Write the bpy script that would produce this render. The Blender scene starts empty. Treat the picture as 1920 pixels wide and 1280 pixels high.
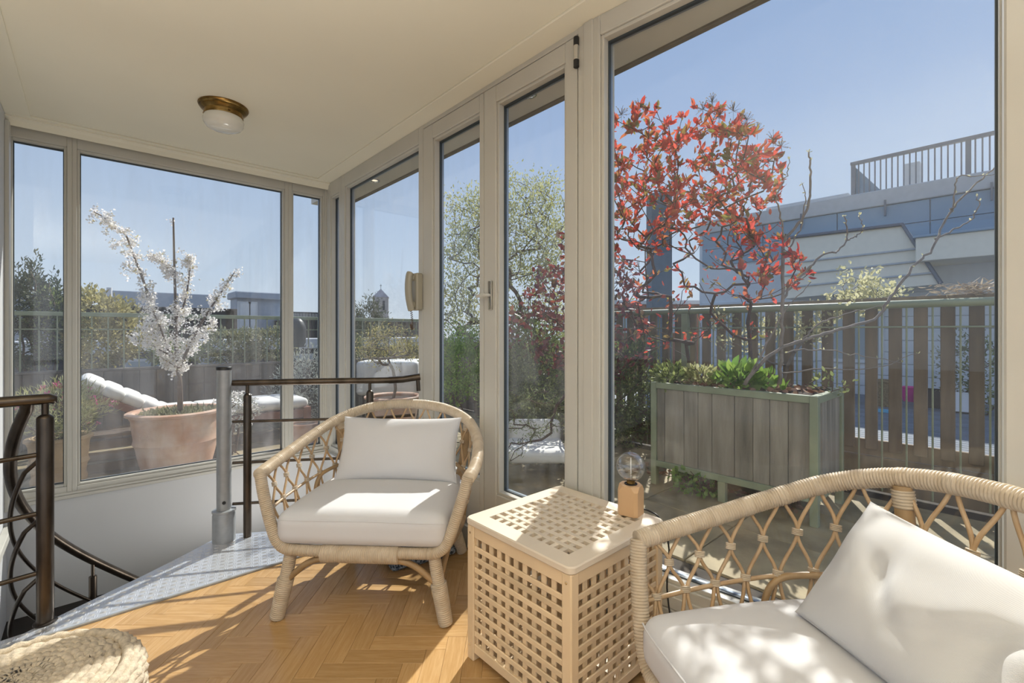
import bpy, bmesh, math, random
import numpy as np
from mathutils import Vector, Matrix
PI = math.pi
S = bpy.context.scene
COL = S.collection

# ------------------------------------------------------------------ camera, sky, sun, exposure
FPX, CXP, HYP, EYE, YAW = 867.0, 960.0, 621.0, 1.16, math.radians(42.3)
CY_, SY_ = math.cos(YAW), math.sin(YAW)
cam = bpy.data.cameras.new('camera'); camo = bpy.data.objects.new('camera', cam); COL.objects.link(camo)
cam.sensor_fit = 'HORIZONTAL'; cam.sensor_width = 36.0; cam.lens = 36.0 * FPX / 1920.0
cam.shift_y = -(640.0 - HYP) / 1920.0
cam.clip_start = 0.02; cam.clip_end = 600
camo.location = (0, 0, EYE); camo.rotation_euler = (PI / 2, 0, -YAW)
S.camera = camo

W = bpy.data.worlds.new('sky'); S.world = W; W.use_nodes = True
nt = W.node_tree; nt.nodes.clear()
wo = nt.nodes.new('ShaderNodeOutputWorld'); bg = nt.nodes.new('ShaderNodeBackground')
tc = nt.nodes.new('ShaderNodeTexCoord'); sx = nt.nodes.new('ShaderNodeSeparateXYZ'); rp = nt.nodes.new('ShaderNodeValToRGB')
nt.links.new(tc.outputs['Generated'], sx.inputs[0]); nt.links.new(sx.outputs['Z'], rp.inputs[0])
el = rp.color_ramp.elements
el[0].position = 0.0; el[0].color = (.66, .73, .82, 1)
el[1].position = 1.0; el[1].color = (.22, .36, .66, 1)
e = el.new(.12); e.color = (.56, .67, .83, 1)
e = el.new(.40); e.color = (.37, .50, .76, 1)
nt.links.new(rp.outputs[0], bg.inputs[0]); bg.inputs[1].default_value = 1.0
nt.links.new(bg.outputs[0], wo.inputs[0])

SUN_AZ, SUN_EL = math.radians(42.3 + 21), math.radians(42)       # azimuth from +y towards +x
sd = Vector((math.sin(SUN_AZ) * math.cos(SUN_EL), math.cos(SUN_AZ) * math.cos(SUN_EL), math.sin(SUN_EL)))
sl = bpy.data.lights.new('sun', 'SUN'); sl.energy = 6.0; sl.angle = math.radians(.55); sl.color = (1, .96, .90)
so = bpy.data.objects.new('sun', sl); COL.objects.link(so); so.rotation_euler = sd.to_track_quat('Z', 'Y').to_euler(); so.location = (6, 5, 9)
def area(name, loc, nrm, sx, sy, en, col):
    l = bpy.data.lights.new(name, 'AREA'); l.shape = 'RECTANGLE'; l.size = sx; l.size_y = sy; l.energy = en; l.color = col
    o = bpy.data.objects.new(name, l); COL.objects.link(o); o.location = loc; o.rotation_euler = Vector(nrm).to_track_quat('-Z', 'Y').to_euler(); return o
area('added_ceiling_fill', (-.4, -.45, .35), (-.5, -.3, .8), 2.0, 1.4, 200, (1, .97, .92))        # unseen fill added behind the camera to brighten the ceiling
area('added_stairwell_fill', (1.0, 3.36, -.50), (0, 0, 1), .6, .6, 9, (1, .96, .90))       # added fill hidden in the stairwell, lifts the far ceiling
area('added_rear_fill', (-2.5, -5.5, 1.9), (.35, 1, -.05), 8, 3.6, 25, (1, .98, .95))        # broad fill added behind the view, no real source
S.view_settings.view_transform = 'Standard'; S.view_settings.look = 'None'
S.view_settings.exposure = 0.0; S.view_settings.gamma = 1.0; S.view_settings.use_curve_mapping = False
S.cycles.transparent_max_bounces = 24; S.cycles.max_bounces = 8; S.cycles.diffuse_bounces = 4
S.cycles.sample_clamp_indirect = 6.0; S.cycles.use_denoising = True

# ------------------------------------------------------------------ helpers
def ray(px, py):
    tx = (px - CXP) / FPX; tz = -(py - HYP) / FPX
    return (tx * CY_ + SY_, -tx * SY_ + CY_, tz)
def at_z(px, py, z):
    r = ray(px, py); t = (z - EYE) / r[2]; return Vector((r[0] * t, r[1] * t, z))
def at_x(px, py, x):
    r = ray(px, py); t = x / r[0]; return Vector((x, r[1] * t, EYE + r[2] * t))
def at_y(px, py, y):
    r = ray(px, py); t = y / r[1]; return Vector((r[0] * t, y, EYE + r[2] * t))
def at_d(px, py, d):
    r = ray(px, py); return Vector((r[0] * d, r[1] * d, EYE + r[2] * d))

class MB:
    def __init__(s): s.v = []; s.f = []
    def add(s, vs, fs):
        n = len(s.v); s.v.extend([tuple(v) for v in vs]); s.f.extend([tuple(i + n for i in f) for f in fs]); return s
    def box(s, x0, x1, y0, y1, z0, z1, b=0.0):
        c = Vector(((x0 + x1) / 2, (y0 + y1) / 2, (z0 + z1) / 2))
        return s.obox(c, (abs(x1 - x0) / 2, abs(y1 - y0) / 2, abs(z1 - z0) / 2), None, b)
    def obox(s, c, h, ax=None, b=0.0):
        ax = ax or (Vector((1, 0, 0)), Vector((0, 1, 0)), Vector((0, 0, 1)))
        c = Vector(c)
        b = min(b, min(h) * .6)
        if b <= 0:
            vs = [c + ax[0] * (i * h[0]) + ax[1] * (j * h[1]) + ax[2] * (k * h[2]) for i in (-1, 1) for j in (-1, 1) for k in (-1, 1)]
            return s.add(vs, [(0, 1, 3, 2), (4, 6, 7, 5), (0, 4, 5, 1), (2, 3, 7, 6), (0, 2, 6, 4), (1, 5, 7, 3)])
        vs = []; idx = {}
        for i in (-1, 1):
            for j in (-1, 1):
                for k in (-1, 1):
                    for a in range(3):
                        e = [h[0] - b, h[1] - b, h[2] - b]; e[a] = h[a]
                        idx[(i, j, k, a)] = len(vs)
                        vs.append(c + ax[0] * (i * e[0]) + ax[1] * (j * e[1]) + ax[2] * (k * e[2]))
        fs = []
        for a in range(3):
            o1, o2 = (a + 1) % 3, (a + 2) % 3
            for sg in (-1, 1):
                q = []
                for (u, w) in ((-1, -1), (1, -1), (1, 1), (-1, 1)):
                    t = [0, 0, 0]; t[a] = sg; t[o1] = u; t[o2] = w; q.append(idx[(*t, a)])
                fs.append(q if sg > 0 else q[::-1])
            for u in (-1, 1):
                for w in (-1, 1):
                    def K(sg, face):
                        t = [0, 0, 0]; t[a] = sg; t[o1] = u; t[o2] = w; return idx[(*t, face)]
                    q = [K(-1, o1), K(1, o1), K(1, o2), K(-1, o2)]
                    fs.append(q if u * w > 0 else q[::-1])
        for i in (-1, 1):
            for j in (-1, 1):
                for k in (-1, 1):
                    q = [idx[(i, j, k, a)] for a in range(3)]
                    fs.append(q if i * j * k > 0 else q[::-1])
        return s.add(vs, fs)
    def tube(s, pts, r, seg=8, closed=False, caps=True, flat=1.0):
        pts = [Vector(p) for p in pts]; n = len(pts)
        rr = r if isinstance(r, (list, tuple)) else [r] * n
        tang = []
        for i in range(n):
            a = pts[(i - 1) % n] if (closed or i > 0) else pts[i]; c = pts[(i + 1) % n] if (closed or i < n - 1) else pts[i]
            t = c - a; tang.append(t.normalized() if t.length > 1e-9 else Vector((0, 0, 1)))
        up = Vector((0, 0, 1)) if abs(tang[0].z) < .9 else Vector((1, 0, 0))
        nrm = (up - tang[0] * up.dot(tang[0])).normalized()
        vs = []
        for i in range(n):
            nrm = nrm - tang[i] * nrm.dot(tang[i])
            nrm = nrm.normalized() if nrm.length > 1e-6 else tang[i].orthogonal().normalized()
            bi = tang[i].cross(nrm)
            for k in range(seg):
                a = 2 * PI * k / seg
                vs.append(pts[i] + nrm * (math.cos(a) * rr[i]) + bi * (math.sin(a) * rr[i] * flat))
        fs = []
        for i in range(n if closed else n - 1):
            j = (i + 1) % n
            for k in range(seg):
                k2 = (k + 1) % seg
                fs.append((i * seg + k, i * seg + k2, j * seg + k2, j * seg + k))
        if caps and not closed:
            fs.append(tuple(range(seg))[::-1]); fs.append(tuple((n - 1) * seg + k for k in range(seg)))
        return s.add(vs, fs)
    def lathe(s, prof, c=(0, 0, 0), seg=24, sx=1.0, sy=1.0, cap=True):
        c = Vector(c); vs = []; fs = []; n = len(prof)
        for (r, z) in prof:
            for k in range(seg):
                a = 2 * PI * k / seg; vs.append(c + Vector((r * sx * math.cos(a), r * sy * math.sin(a), z)))
        for i in range(n - 1):
            for k in range(seg):
                k2 = (k + 1) % seg; fs.append((i * seg + k, i * seg + k2, (i + 1) * seg + k2, (i + 1) * seg + k))
        if cap:
            fs.append(tuple(range(seg))[::-1]); fs.append(tuple((n - 1) * seg + k for k in range(seg)))
        return s.add(vs, fs)
    def prism(s, poly, z0, z1):
        n = len(poly)
        vs = [(p[0], p[1], z0) for p in poly] + [(p[0], p[1], z1) for p in poly]
        fs = [tuple(range(n))[::-1], tuple(range(n, 2 * n))] + [(i, (i + 1) % n, n + (i + 1) % n, n + i) for i in range(n)]
        return s.add(vs, fs)
    def xf(s, M, start=0):
        for i in range(start, len(s.v)): s.v[i] = tuple(M @ Vector(s.v[i]))
        return s
    def build(s, name, m, parent=None, smooth=False, kind=None, label=None):
        me = bpy.data.meshes.new(name); me.from_pydata(s.v, [], s.f); me.update()
        return link(name, me, m, parent, smooth, kind, label)

def link(name, me, m, parent=None, smooth=False, kind=None, label=None):
    o = bpy.data.objects.new(name, me); COL.objects.link(o)
    if m is not None and not me.materials: me.materials.append(m)
    if smooth: me.polygons.foreach_set('use_smooth', [True] * len(me.polygons))
    if smooth == 'auto':
        pass
    if parent is not None:
        o.parent = parent; o.matrix_parent_inverse = BASE[parent.name].inverted() if parent.name in BASE else Matrix()
    if kind: o['kind'] = kind
    if label: o['label'] = label
    return o
BASE = {}
def thing(name, label, cat, loc=(0, 0, 0), group=None, kind=None):
    o = bpy.data.objects.new(name, None); COL.objects.link(o); o.location = loc; o.empty_display_size = .1
    BASE[o.name] = Matrix.Translation(Vector(loc))
    return tag(o, label, cat, group, kind)
def tag(o, label, cat, group=None, kind=None):
    o['label'] = label; o['category'] = cat
    if group: o['group'] = group
    if kind: o['kind'] = kind
    return o
def clean(o, angle=56):
    me = o.data; bm = bmesh.new(); bm.from_mesh(me); bmesh.ops.recalc_face_normals(bm, faces=bm.faces[:])
    for e in bm.edges:
        if len(e.link_faces) == 2: e.smooth = e.calc_face_angle(0) < math.radians(angle)
    for f in bm.faces: f.smooth = True
    bm.to_mesh(me); bm.free(); return o

def catmull(P, n, closed=False):
    P = [np.array(p, float) for p in P]; out = []; m = len(P)
    for q in range(n):
        t = q / (n - 1) * (m - 1); i = min(int(t), m - 2); f = t - i
        p0 = P[i - 1] if i > 0 else 2 * P[0] - P[1]; p1 = P[i]; p2 = P[i + 1]; p3 = P[i + 2] if i + 2 < m else 2 * P[-1] - P[-2]
        out.append(.5 * ((2 * p1) + (-p0 + p2) * f + (2 * p0 - 5 * p1 + 4 * p2 - p3) * f * f + (-p0 + 3 * p1 - 3 * p2 + p3) * f ** 3))
    return out
def resample(P, n):
    P = np.array(P, float); d = np.r_[0, np.cumsum(np.linalg.norm(np.diff(P, axis=0), axis=1))]
    t = np.linspace(0, d[-1], n); return [np.array([np.interp(x, d, P[:, k]) for k in range(P.shape[1])]) for x in t]

# ------------------------------------------------------------------ materials
def nodes(name):
    m = bpy.data.materials.new(name); m.use_nodes = True; n = m.node_tree.nodes; n.clear()
    out = n.new('ShaderNodeOutputMaterial'); return m, m.node_tree, out
def pmat(name, col, rough=.6, metal=0.0, var=0.0, scale=12.0, stretch=(1, 1, 1), col2=None, rnd=0.0, bump=0.0, bscale=None, coat=0.0, island=False, groove=None, detail=4, spec=None, contrast=(.3, .7)):
    m, t, out = nodes(name); L = t.links.new
    b = t.nodes.new('ShaderNodeBsdfPrincipled'); b.inputs['Roughness'].default_value = rough; b.inputs['Metallic'].default_value = metal
    if coat: b.inputs['Coat Weight'].default_value = coat; b.inputs['Coat Roughness'].default_value = .15
    if spec is not None: b.inputs['Specular IOR Level'].default_value = spec
    tcn = t.nodes.new('ShaderNodeTexCoord'); mp = t.nodes.new('ShaderNodeMapping'); mp.inputs['Scale'].default_value = stretch
    L(tcn.outputs['Object'], mp.inputs[0])
    oi = t.nodes.new('ShaderNodeObjectInfo')
    if rnd:
        ad = t.nodes.new('ShaderNodeVectorMath'); ad.operation = 'MULTIPLY_ADD'
        cb = t.nodes.new('ShaderNodeCombineXYZ')
        for k in range(3): L(oi.outputs['Random'], cb.inputs[k])
        L(cb.outputs[0], ad.inputs[0]); ad.inputs[1].default_value = (17, 23, 31); L(mp.outputs[0], ad.inputs[2]); vec = ad.outputs[0]
    else: vec = mp.outputs[0]
    no = t.nodes.new('ShaderNodeTexNoise'); no.inputs['Scale'].default_value = scale; no.inputs['Detail'].default_value = detail; L(vec, no.inputs['Vector'])
    r = t.nodes.new('ShaderNodeValToRGB'); r.color_ramp.elements[0].position = contrast[0]; r.color_ramp.elements[1].position = contrast[1]
    c2 = col2 or tuple(c * (1 - var) for c in col)
    r.color_ramp.elements[0].color = (*c2, 1); r.color_ramp.elements[1].color = (*col, 1)
    L(no.outputs['Fac'], r.inputs[0]); colout = r.outputs[0]
    if rnd:
        hs = t.nodes.new('ShaderNodeHueSaturation'); mr = t.nodes.new('ShaderNodeMapRange')
        mr.inputs['To Min'].default_value = 1 - rnd; mr.inputs['To Max'].default_value = 1 + rnd * .6
        if island:
            ge = t.nodes.new('ShaderNodeNewGeometry'); L(ge.outputs['Random Per Island'], mr.inputs[0])
        else: L(oi.outputs['Random'], mr.inputs[0])
        L(mr.outputs[0], hs.inputs['Value']); L(colout, hs.inputs['Color']); colout = hs.outputs[0]
    if groove:  # crease shade painted into the colour from pointiness
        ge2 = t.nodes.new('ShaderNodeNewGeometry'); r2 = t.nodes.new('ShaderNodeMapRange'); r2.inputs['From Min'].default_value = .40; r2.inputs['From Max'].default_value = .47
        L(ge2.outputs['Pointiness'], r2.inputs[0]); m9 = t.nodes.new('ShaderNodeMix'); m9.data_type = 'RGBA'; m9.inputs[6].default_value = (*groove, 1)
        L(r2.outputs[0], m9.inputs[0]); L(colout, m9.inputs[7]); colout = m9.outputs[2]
    L(colout, b.inputs['Base Color'])
    if bump:
        n2 = t.nodes.new('ShaderNodeTexNoise'); n2.inputs['Scale'].default_value = bscale or scale * 3; n2.inputs['Detail'].default_value = 3; L(vec, n2.inputs['Vector'])
        bp = t.nodes.new('ShaderNodeBump'); bp.inputs['Strength'].default_value = bump; bp.inputs['Distance'].default_value = .01
        L(n2.outputs['Fac'], bp.inputs['Height']); L(bp.outputs[0], b.inputs['Normal'])
    L(b.outputs[0], out.inputs[0]); return m

def leafmat(name, stops, trans=.5, rough=.5, gloss=.04):
    m, t, out = nodes(name); L = t.links.new
    ge = t.nodes.new('ShaderNodeNewGeometry'); oi = t.nodes.new('ShaderNodeObjectInfo')
    ad = t.nodes.new('ShaderNodeMath'); ad.operation = 'ADD'; fr = t.nodes.new('ShaderNodeMath'); fr.operation = 'FRACT'
    L(ge.outputs['Random Per Island'], ad.inputs[0]); L(oi.outputs['Random'], ad.inputs[1]); L(ad.outputs[0], fr.inputs[0])
    r = t.nodes.new('ShaderNodeValToRGB'); r.color_ramp.elements.remove(r.color_ramp.elements[1])
    for i, (p, c) in enumerate(stops):
        e = r.color_ramp.elements[0] if i == 0 else r.color_ramp.elements.new(p)
        e.position = p; e.color = (*c, 1)
    L(fr.outputs[0], r.inputs[0])
    d = t.nodes.new('ShaderNodeBsdfDiffuse'); tr = t.nodes.new('ShaderNodeBsdfTranslucent'); mx = t.nodes.new('ShaderNodeMixShader'); mx.inputs[0].default_value = trans
    L(r.outputs[0], d.inputs[0]); L(r.outputs[0], tr.inputs[0]); L(d.outputs[0], mx.inputs[1]); L(tr.outputs[0], mx.inputs[2])
    g = t.nodes.new('ShaderNodeBsdfGlossy'); g.inputs['Roughness'].default_value = rough; m2 = t.nodes.new('ShaderNodeMixShader'); m2.inputs[0].default_value = gloss
    L(mx.outputs[0], m2.inputs[1]); L(g.outputs[0], m2.inputs[2]); L(m2.outputs[0], out.inputs[0]); return m

def glassmat(name, haze=.02, hvar=.05, streak=(6, 6, 1.2), low=0.0, refl=.03, tint=(.97, .985, .98), edge=.5, power=4.0):
    """window glass: see-through, mirror reflection rising at grazing angles, thin film of dust"""
    m, t, out = nodes(name); L = t.links.new
    lw = t.nodes.new('ShaderNodeLayerWeight'); lw.inputs[0].default_value = .5
    pw = t.nodes.new('ShaderNodeMath'); pw.operation = 'POWER'; pw.inputs[1].default_value = power; L(lw.outputs['Facing'], pw.inputs[0])
    ma = t.nodes.new('ShaderNodeMath'); ma.operation = 'MULTIPLY_ADD'; ma.inputs[1].default_value = edge; ma.inputs[2].default_value = refl; L(pw.outputs[0], ma.inputs[0])
    tp = t.nodes.new('ShaderNodeBsdfTransparent'); tp.inputs[0].default_value = (*tint, 1)
    gl = t.nodes.new('ShaderNodeBsdfGlossy'); gl.inputs['Roughness'].default_value = .0
    m1 = t.nodes.new('ShaderNodeMixShader'); L(ma.outputs[0], m1.inputs[0]); L(tp.outputs[0], m1.inputs[1]); L(gl.outputs[0], m1.inputs[2])
    tcn = t.nodes.new('ShaderNodeTexCoord'); mp = t.nodes.new('ShaderNodeMapping'); mp.inputs['Scale'].default_value = streak; L(tcn.outputs['Object'], mp.inputs[0])
    no = t.nodes.new('ShaderNodeTexNoise'); no.inputs['Scale'].default_value = 2.0; no.inputs['Detail'].default_value = 6; L(mp.outputs[0], no.inputs['Vector'])
    mr = t.nodes.new('ShaderNodeMapRange'); mr.inputs['From Min'].default_value = .4; mr.inputs['From Max'].default_value = .75
    mr.inputs['To Min'].default_value = haze; mr.inputs['To Max'].default_value = haze + hvar; L(no.outputs['Fac'], mr.inputs[0]); hz = mr.outputs[0]
    if low:
        sxn = t.nodes.new('ShaderNodeSeparateXYZ'); L(tcn.outputs['Object'], sxn.inputs[0])
        m3 = t.nodes.new('ShaderNodeMapRange'); m3.inputs['From Min'].default_value = 1.25; m3.inputs['From Max'].default_value = .2
        m3.inputs['To Min'].default_value = 0; m3.inputs['To Max'].default_value = low; L(sxn.outputs['Z'], m3.inputs[0])
        mm = t.nodes.new('ShaderNodeMath'); mm.operation = 'MULTIPLY'; L(m3.outputs[0], mm.inputs[0]); L(no.outputs['Fac'], mm.inputs[1])
        a3 = t.nodes.new('ShaderNodeMath'); a3.operation = 'ADD'; L(hz, a3.inputs[0]); L(mm.outputs[0], a3.inputs[1]); hz = a3.outputs[0]
    d = t.nodes.new('ShaderNodeBsdfDiffuse'); d.inputs[0].default_value = (.8, .8, .8, 1); tr = t.nodes.new('ShaderNodeBsdfTranslucent'); tr.inputs[0].default_value = (.85, .83, .85, 1)
    md = t.nodes.new('ShaderNodeMixShader'); md.inputs[0].default_value = .6; L(d.outputs[0], md.inputs[1]); L(tr.outputs[0], md.inputs[2])
    m4 = t.nodes.new('ShaderNodeMixShader'); L(hz, m4.inputs[0]); L(m1.outputs[0], m4.inputs[1]); L(md.outputs[0], m4.inputs[2])
    L(m4.outputs[0], out.inputs[0]); return m

M = {}
M['paint'] = pmat('cream_paint', (.60, .585, .53), .42, var=.06, scale=3)
M['ceil'] = pmat('ceiling_paint', (.86, .825, .69), .8, var=.04, scale=1.5)
M['wall'] = pmat('white_wall', (.63, .64, .65), .85, var=.04, scale=2)
M['gasket'] = pmat('dark_gasket', (.05, .065, .075), .4)
M['lead'] = pmat('pale_spacer', (.33, .38, .44), .35, metal=.6)
M['glass'] = glassmat('window_glass', .012, .03)
M['glass_back'] = glassmat('window_glass_dusty', .025, .05, low=.16)
M['glass_big'] = glassmat('window_glass_sunlit', .008, .014, streak=(3, 3, 3))
M['brass'] = pmat('old_brass', (.36, .22, .07), .28, 1.0, var=.5, scale=30)
M['milk'] = pmat('milk_glass', (.80, .79, .72), .12, coat=.6)
M['iron'] = pmat('raw_steel', (.125, .10, .078), .30, .85, var=.55, scale=14, stretch=(1, 1, .35))
M['galv'] = pmat('galvanised_grey', (.42, .44, .46), .45, .5, var=.15, scale=30)
M['tread'] = pmat('aluminium_tread', (.66, .69, .74), .36, .55, var=.15, scale=9)
M['tear'] = pmat('aluminium_tear', (.70, .72, .77), .28, .6, var=.1, scale=20)
M['dark'] = pmat('dark_stair_steel', (.035, .026, .02), .55, .2, var=.4)
M['phone'] = pmat('beige_plastic', (.38, .35, .27), .35, coat=.3)
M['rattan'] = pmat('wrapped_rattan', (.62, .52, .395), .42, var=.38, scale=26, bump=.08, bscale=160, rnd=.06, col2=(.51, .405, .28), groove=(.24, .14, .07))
M['cane'] = pmat('rattan_cane', (.56, .40, .24), .38, var=.3, scale=20, rnd=.12, col2=(.44, .28, .14))
M['brace'] = pmat('bare_rattan', (.44, .29, .145), .42, var=.35, scale=16, rnd=.1)
M['pine'] = pmat('solid_birch', (.86, .66, .42), .45, var=.2, scale=3.5, stretch=(1, 1, .12), rnd=.10)
M['pine_top'] = pmat('solid_birch_top', (.78, .67, .53), .42, var=.16, scale=3.5, stretch=(.15, 1, 1), rnd=.08)
M['beech'] = pmat('lamp_block_beech', (.74, .47, .25), .4, var=.12, scale=8, stretch=(1, 1, .1))
M['black'] = pmat('black_plastic', (.015, .015, .016), .45)
M['chrome'] = pmat('polished_steel', (.7, .7, .7), .15, 1.0)
M['bulb'] = glassmat('bulb_glass', .008, .008, refl=.09, tint=(.95, .95, .95), edge=.9, power=1.8)
M['soil'] = pmat('potting_soil', (.085, .055, .04), .95, var=.6, scale=60, bump=.8, bscale=120)
M['terra'] = pmat('terracotta', (.52, .27, .16), .75, var=.3, scale=5, bump=.2, bscale=60, col2=(.64, .46, .36), detail=8, contrast=(.38, .62))
M['terra2'] = pmat('sandy_terracotta', (.58, .40, .22), .75, var=.35, scale=8, bump=.3, bscale=50)
M['greensteel'] = pmat('sage_green_steel', (.33, .37, .25), .5, var=.2, scale=8)
M['railgreen'] = pmat('green_rail_paint', (.30, .34, .22), .45, var=.2, scale=4)
M['weathered'] = pmat('weathered_boards', (.41, .37, .31), .8, var=.45, scale=5, stretch=(3, 3, .35), rnd=.18, bump=.3, bscale=60)
M['fence'] = pmat('stained_fence', (.27, .20, .13), .75, var=.4, scale=5, stretch=(3, 3, .4), rnd=.2)
M['fence2'] = pmat('grey_fence_boards', (.20, .175, .15), .8, var=.4, scale=4, stretch=(3, 3, .5), rnd=.15)
M['stone'] = pmat('paving_stone', (.44, .35, .20), .75, var=.45, scale=5, rnd=.15, bump=.25, bscale=40)
M['grout'] = pmat('paving_bed', (.07, .055, .04), .9, var=.4)
M['bark'] = pmat('bark', (.16, .11, .08), .85, var=.4, scale=30)
M['bark2'] = pmat('grey_bark', (.30, .25, .21), .85, var=.4, scale=30)
M['barkred'] = pmat('dark_bark', (.11, .065, .05), .85, var=.4, scale=30)
M['cushw'] = pmat('outdoor_cushion', (.80, .78, .74), .85, var=.06, scale=10, bump=.2)
M['teak'] = pmat('reddish_teak', (.26, .10, .06), .6, var=.35, scale=6, stretch=(.3, 2, 2))
M['greywood'] = pmat('dark_slats', (.13, .09, .06), .8, var=.4, scale=5, stretch=(.3, 3, 3), rnd=.2)
M['tarp'] = pmat('white_tarp', (.78, .77, .75), .7, var=.05)
M['soffit'] = pmat('soffit_render', (.68, .64, .56), .85, var=.12, scale=3)
M['fascia'] = pmat('fascia_edge', (.16, .14, .11), .8, var=.3)
def woodmat(name, c1, c2, axis_scale=(2.2, 26, 10), rough=.32, rnd=.22):
    m, t, out = nodes(name); L = t.links.new
    b = t.nodes.new('ShaderNodeBsdfPrincipled'); b.inputs['Roughness'].default_value = rough
    tcn = t.nodes.new('ShaderNodeTexCoord'); oi = t.nodes.new('ShaderNodeObjectInfo'); cb = t.nodes.new('ShaderNodeCombineXYZ')
    for k in range(3): L(oi.outputs['Random'], cb.inputs[k])
    ad = t.nodes.new('ShaderNodeVectorMath'); ad.operation = 'MULTIPLY_ADD'; ad.inputs[1].default_value = (13, 29, 7)
    L(cb.outputs[0], ad.inputs[0]); L(tcn.outputs['Object'], ad.inputs[2])
    mp = t.nodes.new('ShaderNodeMapping'); mp.inputs['Scale'].default_value = axis_scale; L(ad.outputs[0], mp.inputs[0])
    n1 = t.nodes.new('ShaderNodeTexNoise'); n1.inputs['Scale'].default_value = 1.3; n1.inputs['Detail'].default_value = 2; n1.inputs['Distortion'].default_value = .6; L(mp.outputs[0], n1.inputs['Vector'])
    mu = t.nodes.new('ShaderNodeMath'); mu.operation = 'MULTIPLY'; mu.inputs[1].default_value = 22; L(n1.outputs['Fac'], mu.inputs[0])
    si = t.nodes.new('ShaderNodeMath'); si.operation = 'SINE'; L(mu.outputs[0], si.inputs[0])
    n2 = t.nodes.new('ShaderNodeTexNoise'); n2.inputs['Scale'].default_value = 9; n2.inputs['Detail'].default_value = 5; L(mp.outputs[0], n2.inputs['Vector'])
    mr = t.nodes.new('ShaderNodeMapRange'); mr.inputs['From Min'].default_value = -1; L(si.outputs[0], mr.inputs[0])
    mx = t.nodes.new('ShaderNodeMix'); mx.data_type = 'FLOAT'; mx.inputs[0].default_value = .74; L(mr.outputs[0], mx.inputs[2]); L(n2.outputs['Fac'], mx.inputs[3])
    r = t.nodes.new('ShaderNodeValToRGB'); r.color_ramp.elements[0].position = .25; r.color_ramp.elements[1].position = .7
    r.color_ramp.elements[0].color = (*c2, 1); r.color_ramp.elements[1].color = (*c1, 1); L(mx.outputs[0], r.inputs[0])
    hs = t.nodes.new('ShaderNodeHueSaturation'); m2 = t.nodes.new('ShaderNodeMapRange'); m2.inputs['To Min'].default_value = 1 - rnd; m2.inputs['To Max'].default_value = 1 + rnd * .7
    L(oi.outputs['Random'], m2.inputs[0]); L(m2.outputs[0], hs.inputs['Value']); L(r.outputs[0], hs.inputs['Color']); L(hs.outputs[0], b.inputs['Base Color'])
    bp = t.nodes.new('ShaderNodeBump'); bp.inputs['Strength'].default_value = .06; L(n2.outputs['Fac'], bp.inputs['Height']); L(bp.outputs[0], b.inputs['Normal'])
    L(b.outputs[0], out.inputs[0]); return m
M['oak'] = woodmat('oak_parquet', (.55, .35, .16), (.46, .27, .105), rough=.27, rnd=.13)
M['subfloor'] = pmat('dark_joint', (.16, .085, .035), .8)

def fabmat(name, col, sc=420, strength=.25, wr=0.0):
    m, t, out = nodes(name); L = t.links.new
    b = t.nodes.new('ShaderNodeBsdfPrincipled'); b.inputs['Roughness'].default_value = .95; b.inputs['Base Color'].default_value = (*col, 1); b.inputs['Specular IOR Level'].default_value = .15
    tcn = t.nodes.new('ShaderNodeTexCoord')
    w1 = t.nodes.new('ShaderNodeTexWave'); w1.inputs['Scale'].default_value = sc / 6; w1.bands_direction = 'DIAGONAL'; L(tcn.outputs['Object'], w1.inputs['Vector'])
    no = t.nodes.new('ShaderNodeTexNoise'); no.inputs['Scale'].default_value = 7; no.inputs['Detail'].default_value = 3; L(tcn.outputs['Object'], no.inputs['Vector'])
    b1 = t.nodes.new('ShaderNodeBump'); b1.inputs['Strength'].default_value = strength; b1.inputs['Distance'].default_value = .001; L(w1.outputs['Fac'], b1.inputs['Height'])
    b2 = t.nodes.new('ShaderNodeBump'); b2.inputs['Strength'].default_value = wr; b2.inputs['Distance'].default_value = .02; L(no.outputs['Fac'], b2.inputs['Height'])
    L(b2.outputs[0], b1.inputs['Normal']); L(b1.outputs[0], b.inputs['Normal']); L(b.outputs[0], out.inputs[0]); return m
M['linen'] = fabmat('white_linen', (.67, .665, .675), 2200, .10, .12)
M['twill'] = fabmat('white_twill', (.66, .655, .65), 1900, .30, .06)
M['jute'] = pmat('jute_braid', (.72, .61, .46), .9, var=.35, scale=110, bump=.35, bscale=420, rnd=.06)
M['braid'] = pmat('blue_grey_braid', (.30, .35, .40), .9, var=.85, scale=95, stretch=(1, 2.2, 1), bump=.6, bscale=120, contrast=(.42, .58), col2=(.02, .035, .055))

# ------------------------------------------------------------------ room shell
XB, YA, HC = 1.52, 4.09, 2.45          # right glazed wall, back glazed wall, ceiling
XL = -0.376                             # left wall
BEND = math.radians(5.6); PB = Vector((1.52, 1.129, 0)); DB = Vector((math.sin(BEND), -math.cos(BEND), 0)); NB = Vector((math.cos(BEND), math.sin(BEND), 0))
def onB(s, out, z): return PB + DB * s + NB * out + Vector((0, 0, z))

def struct(name, label, cat, loc=(0, 0, 0)): return thing(name, label, cat, loc, kind='structure')
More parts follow.
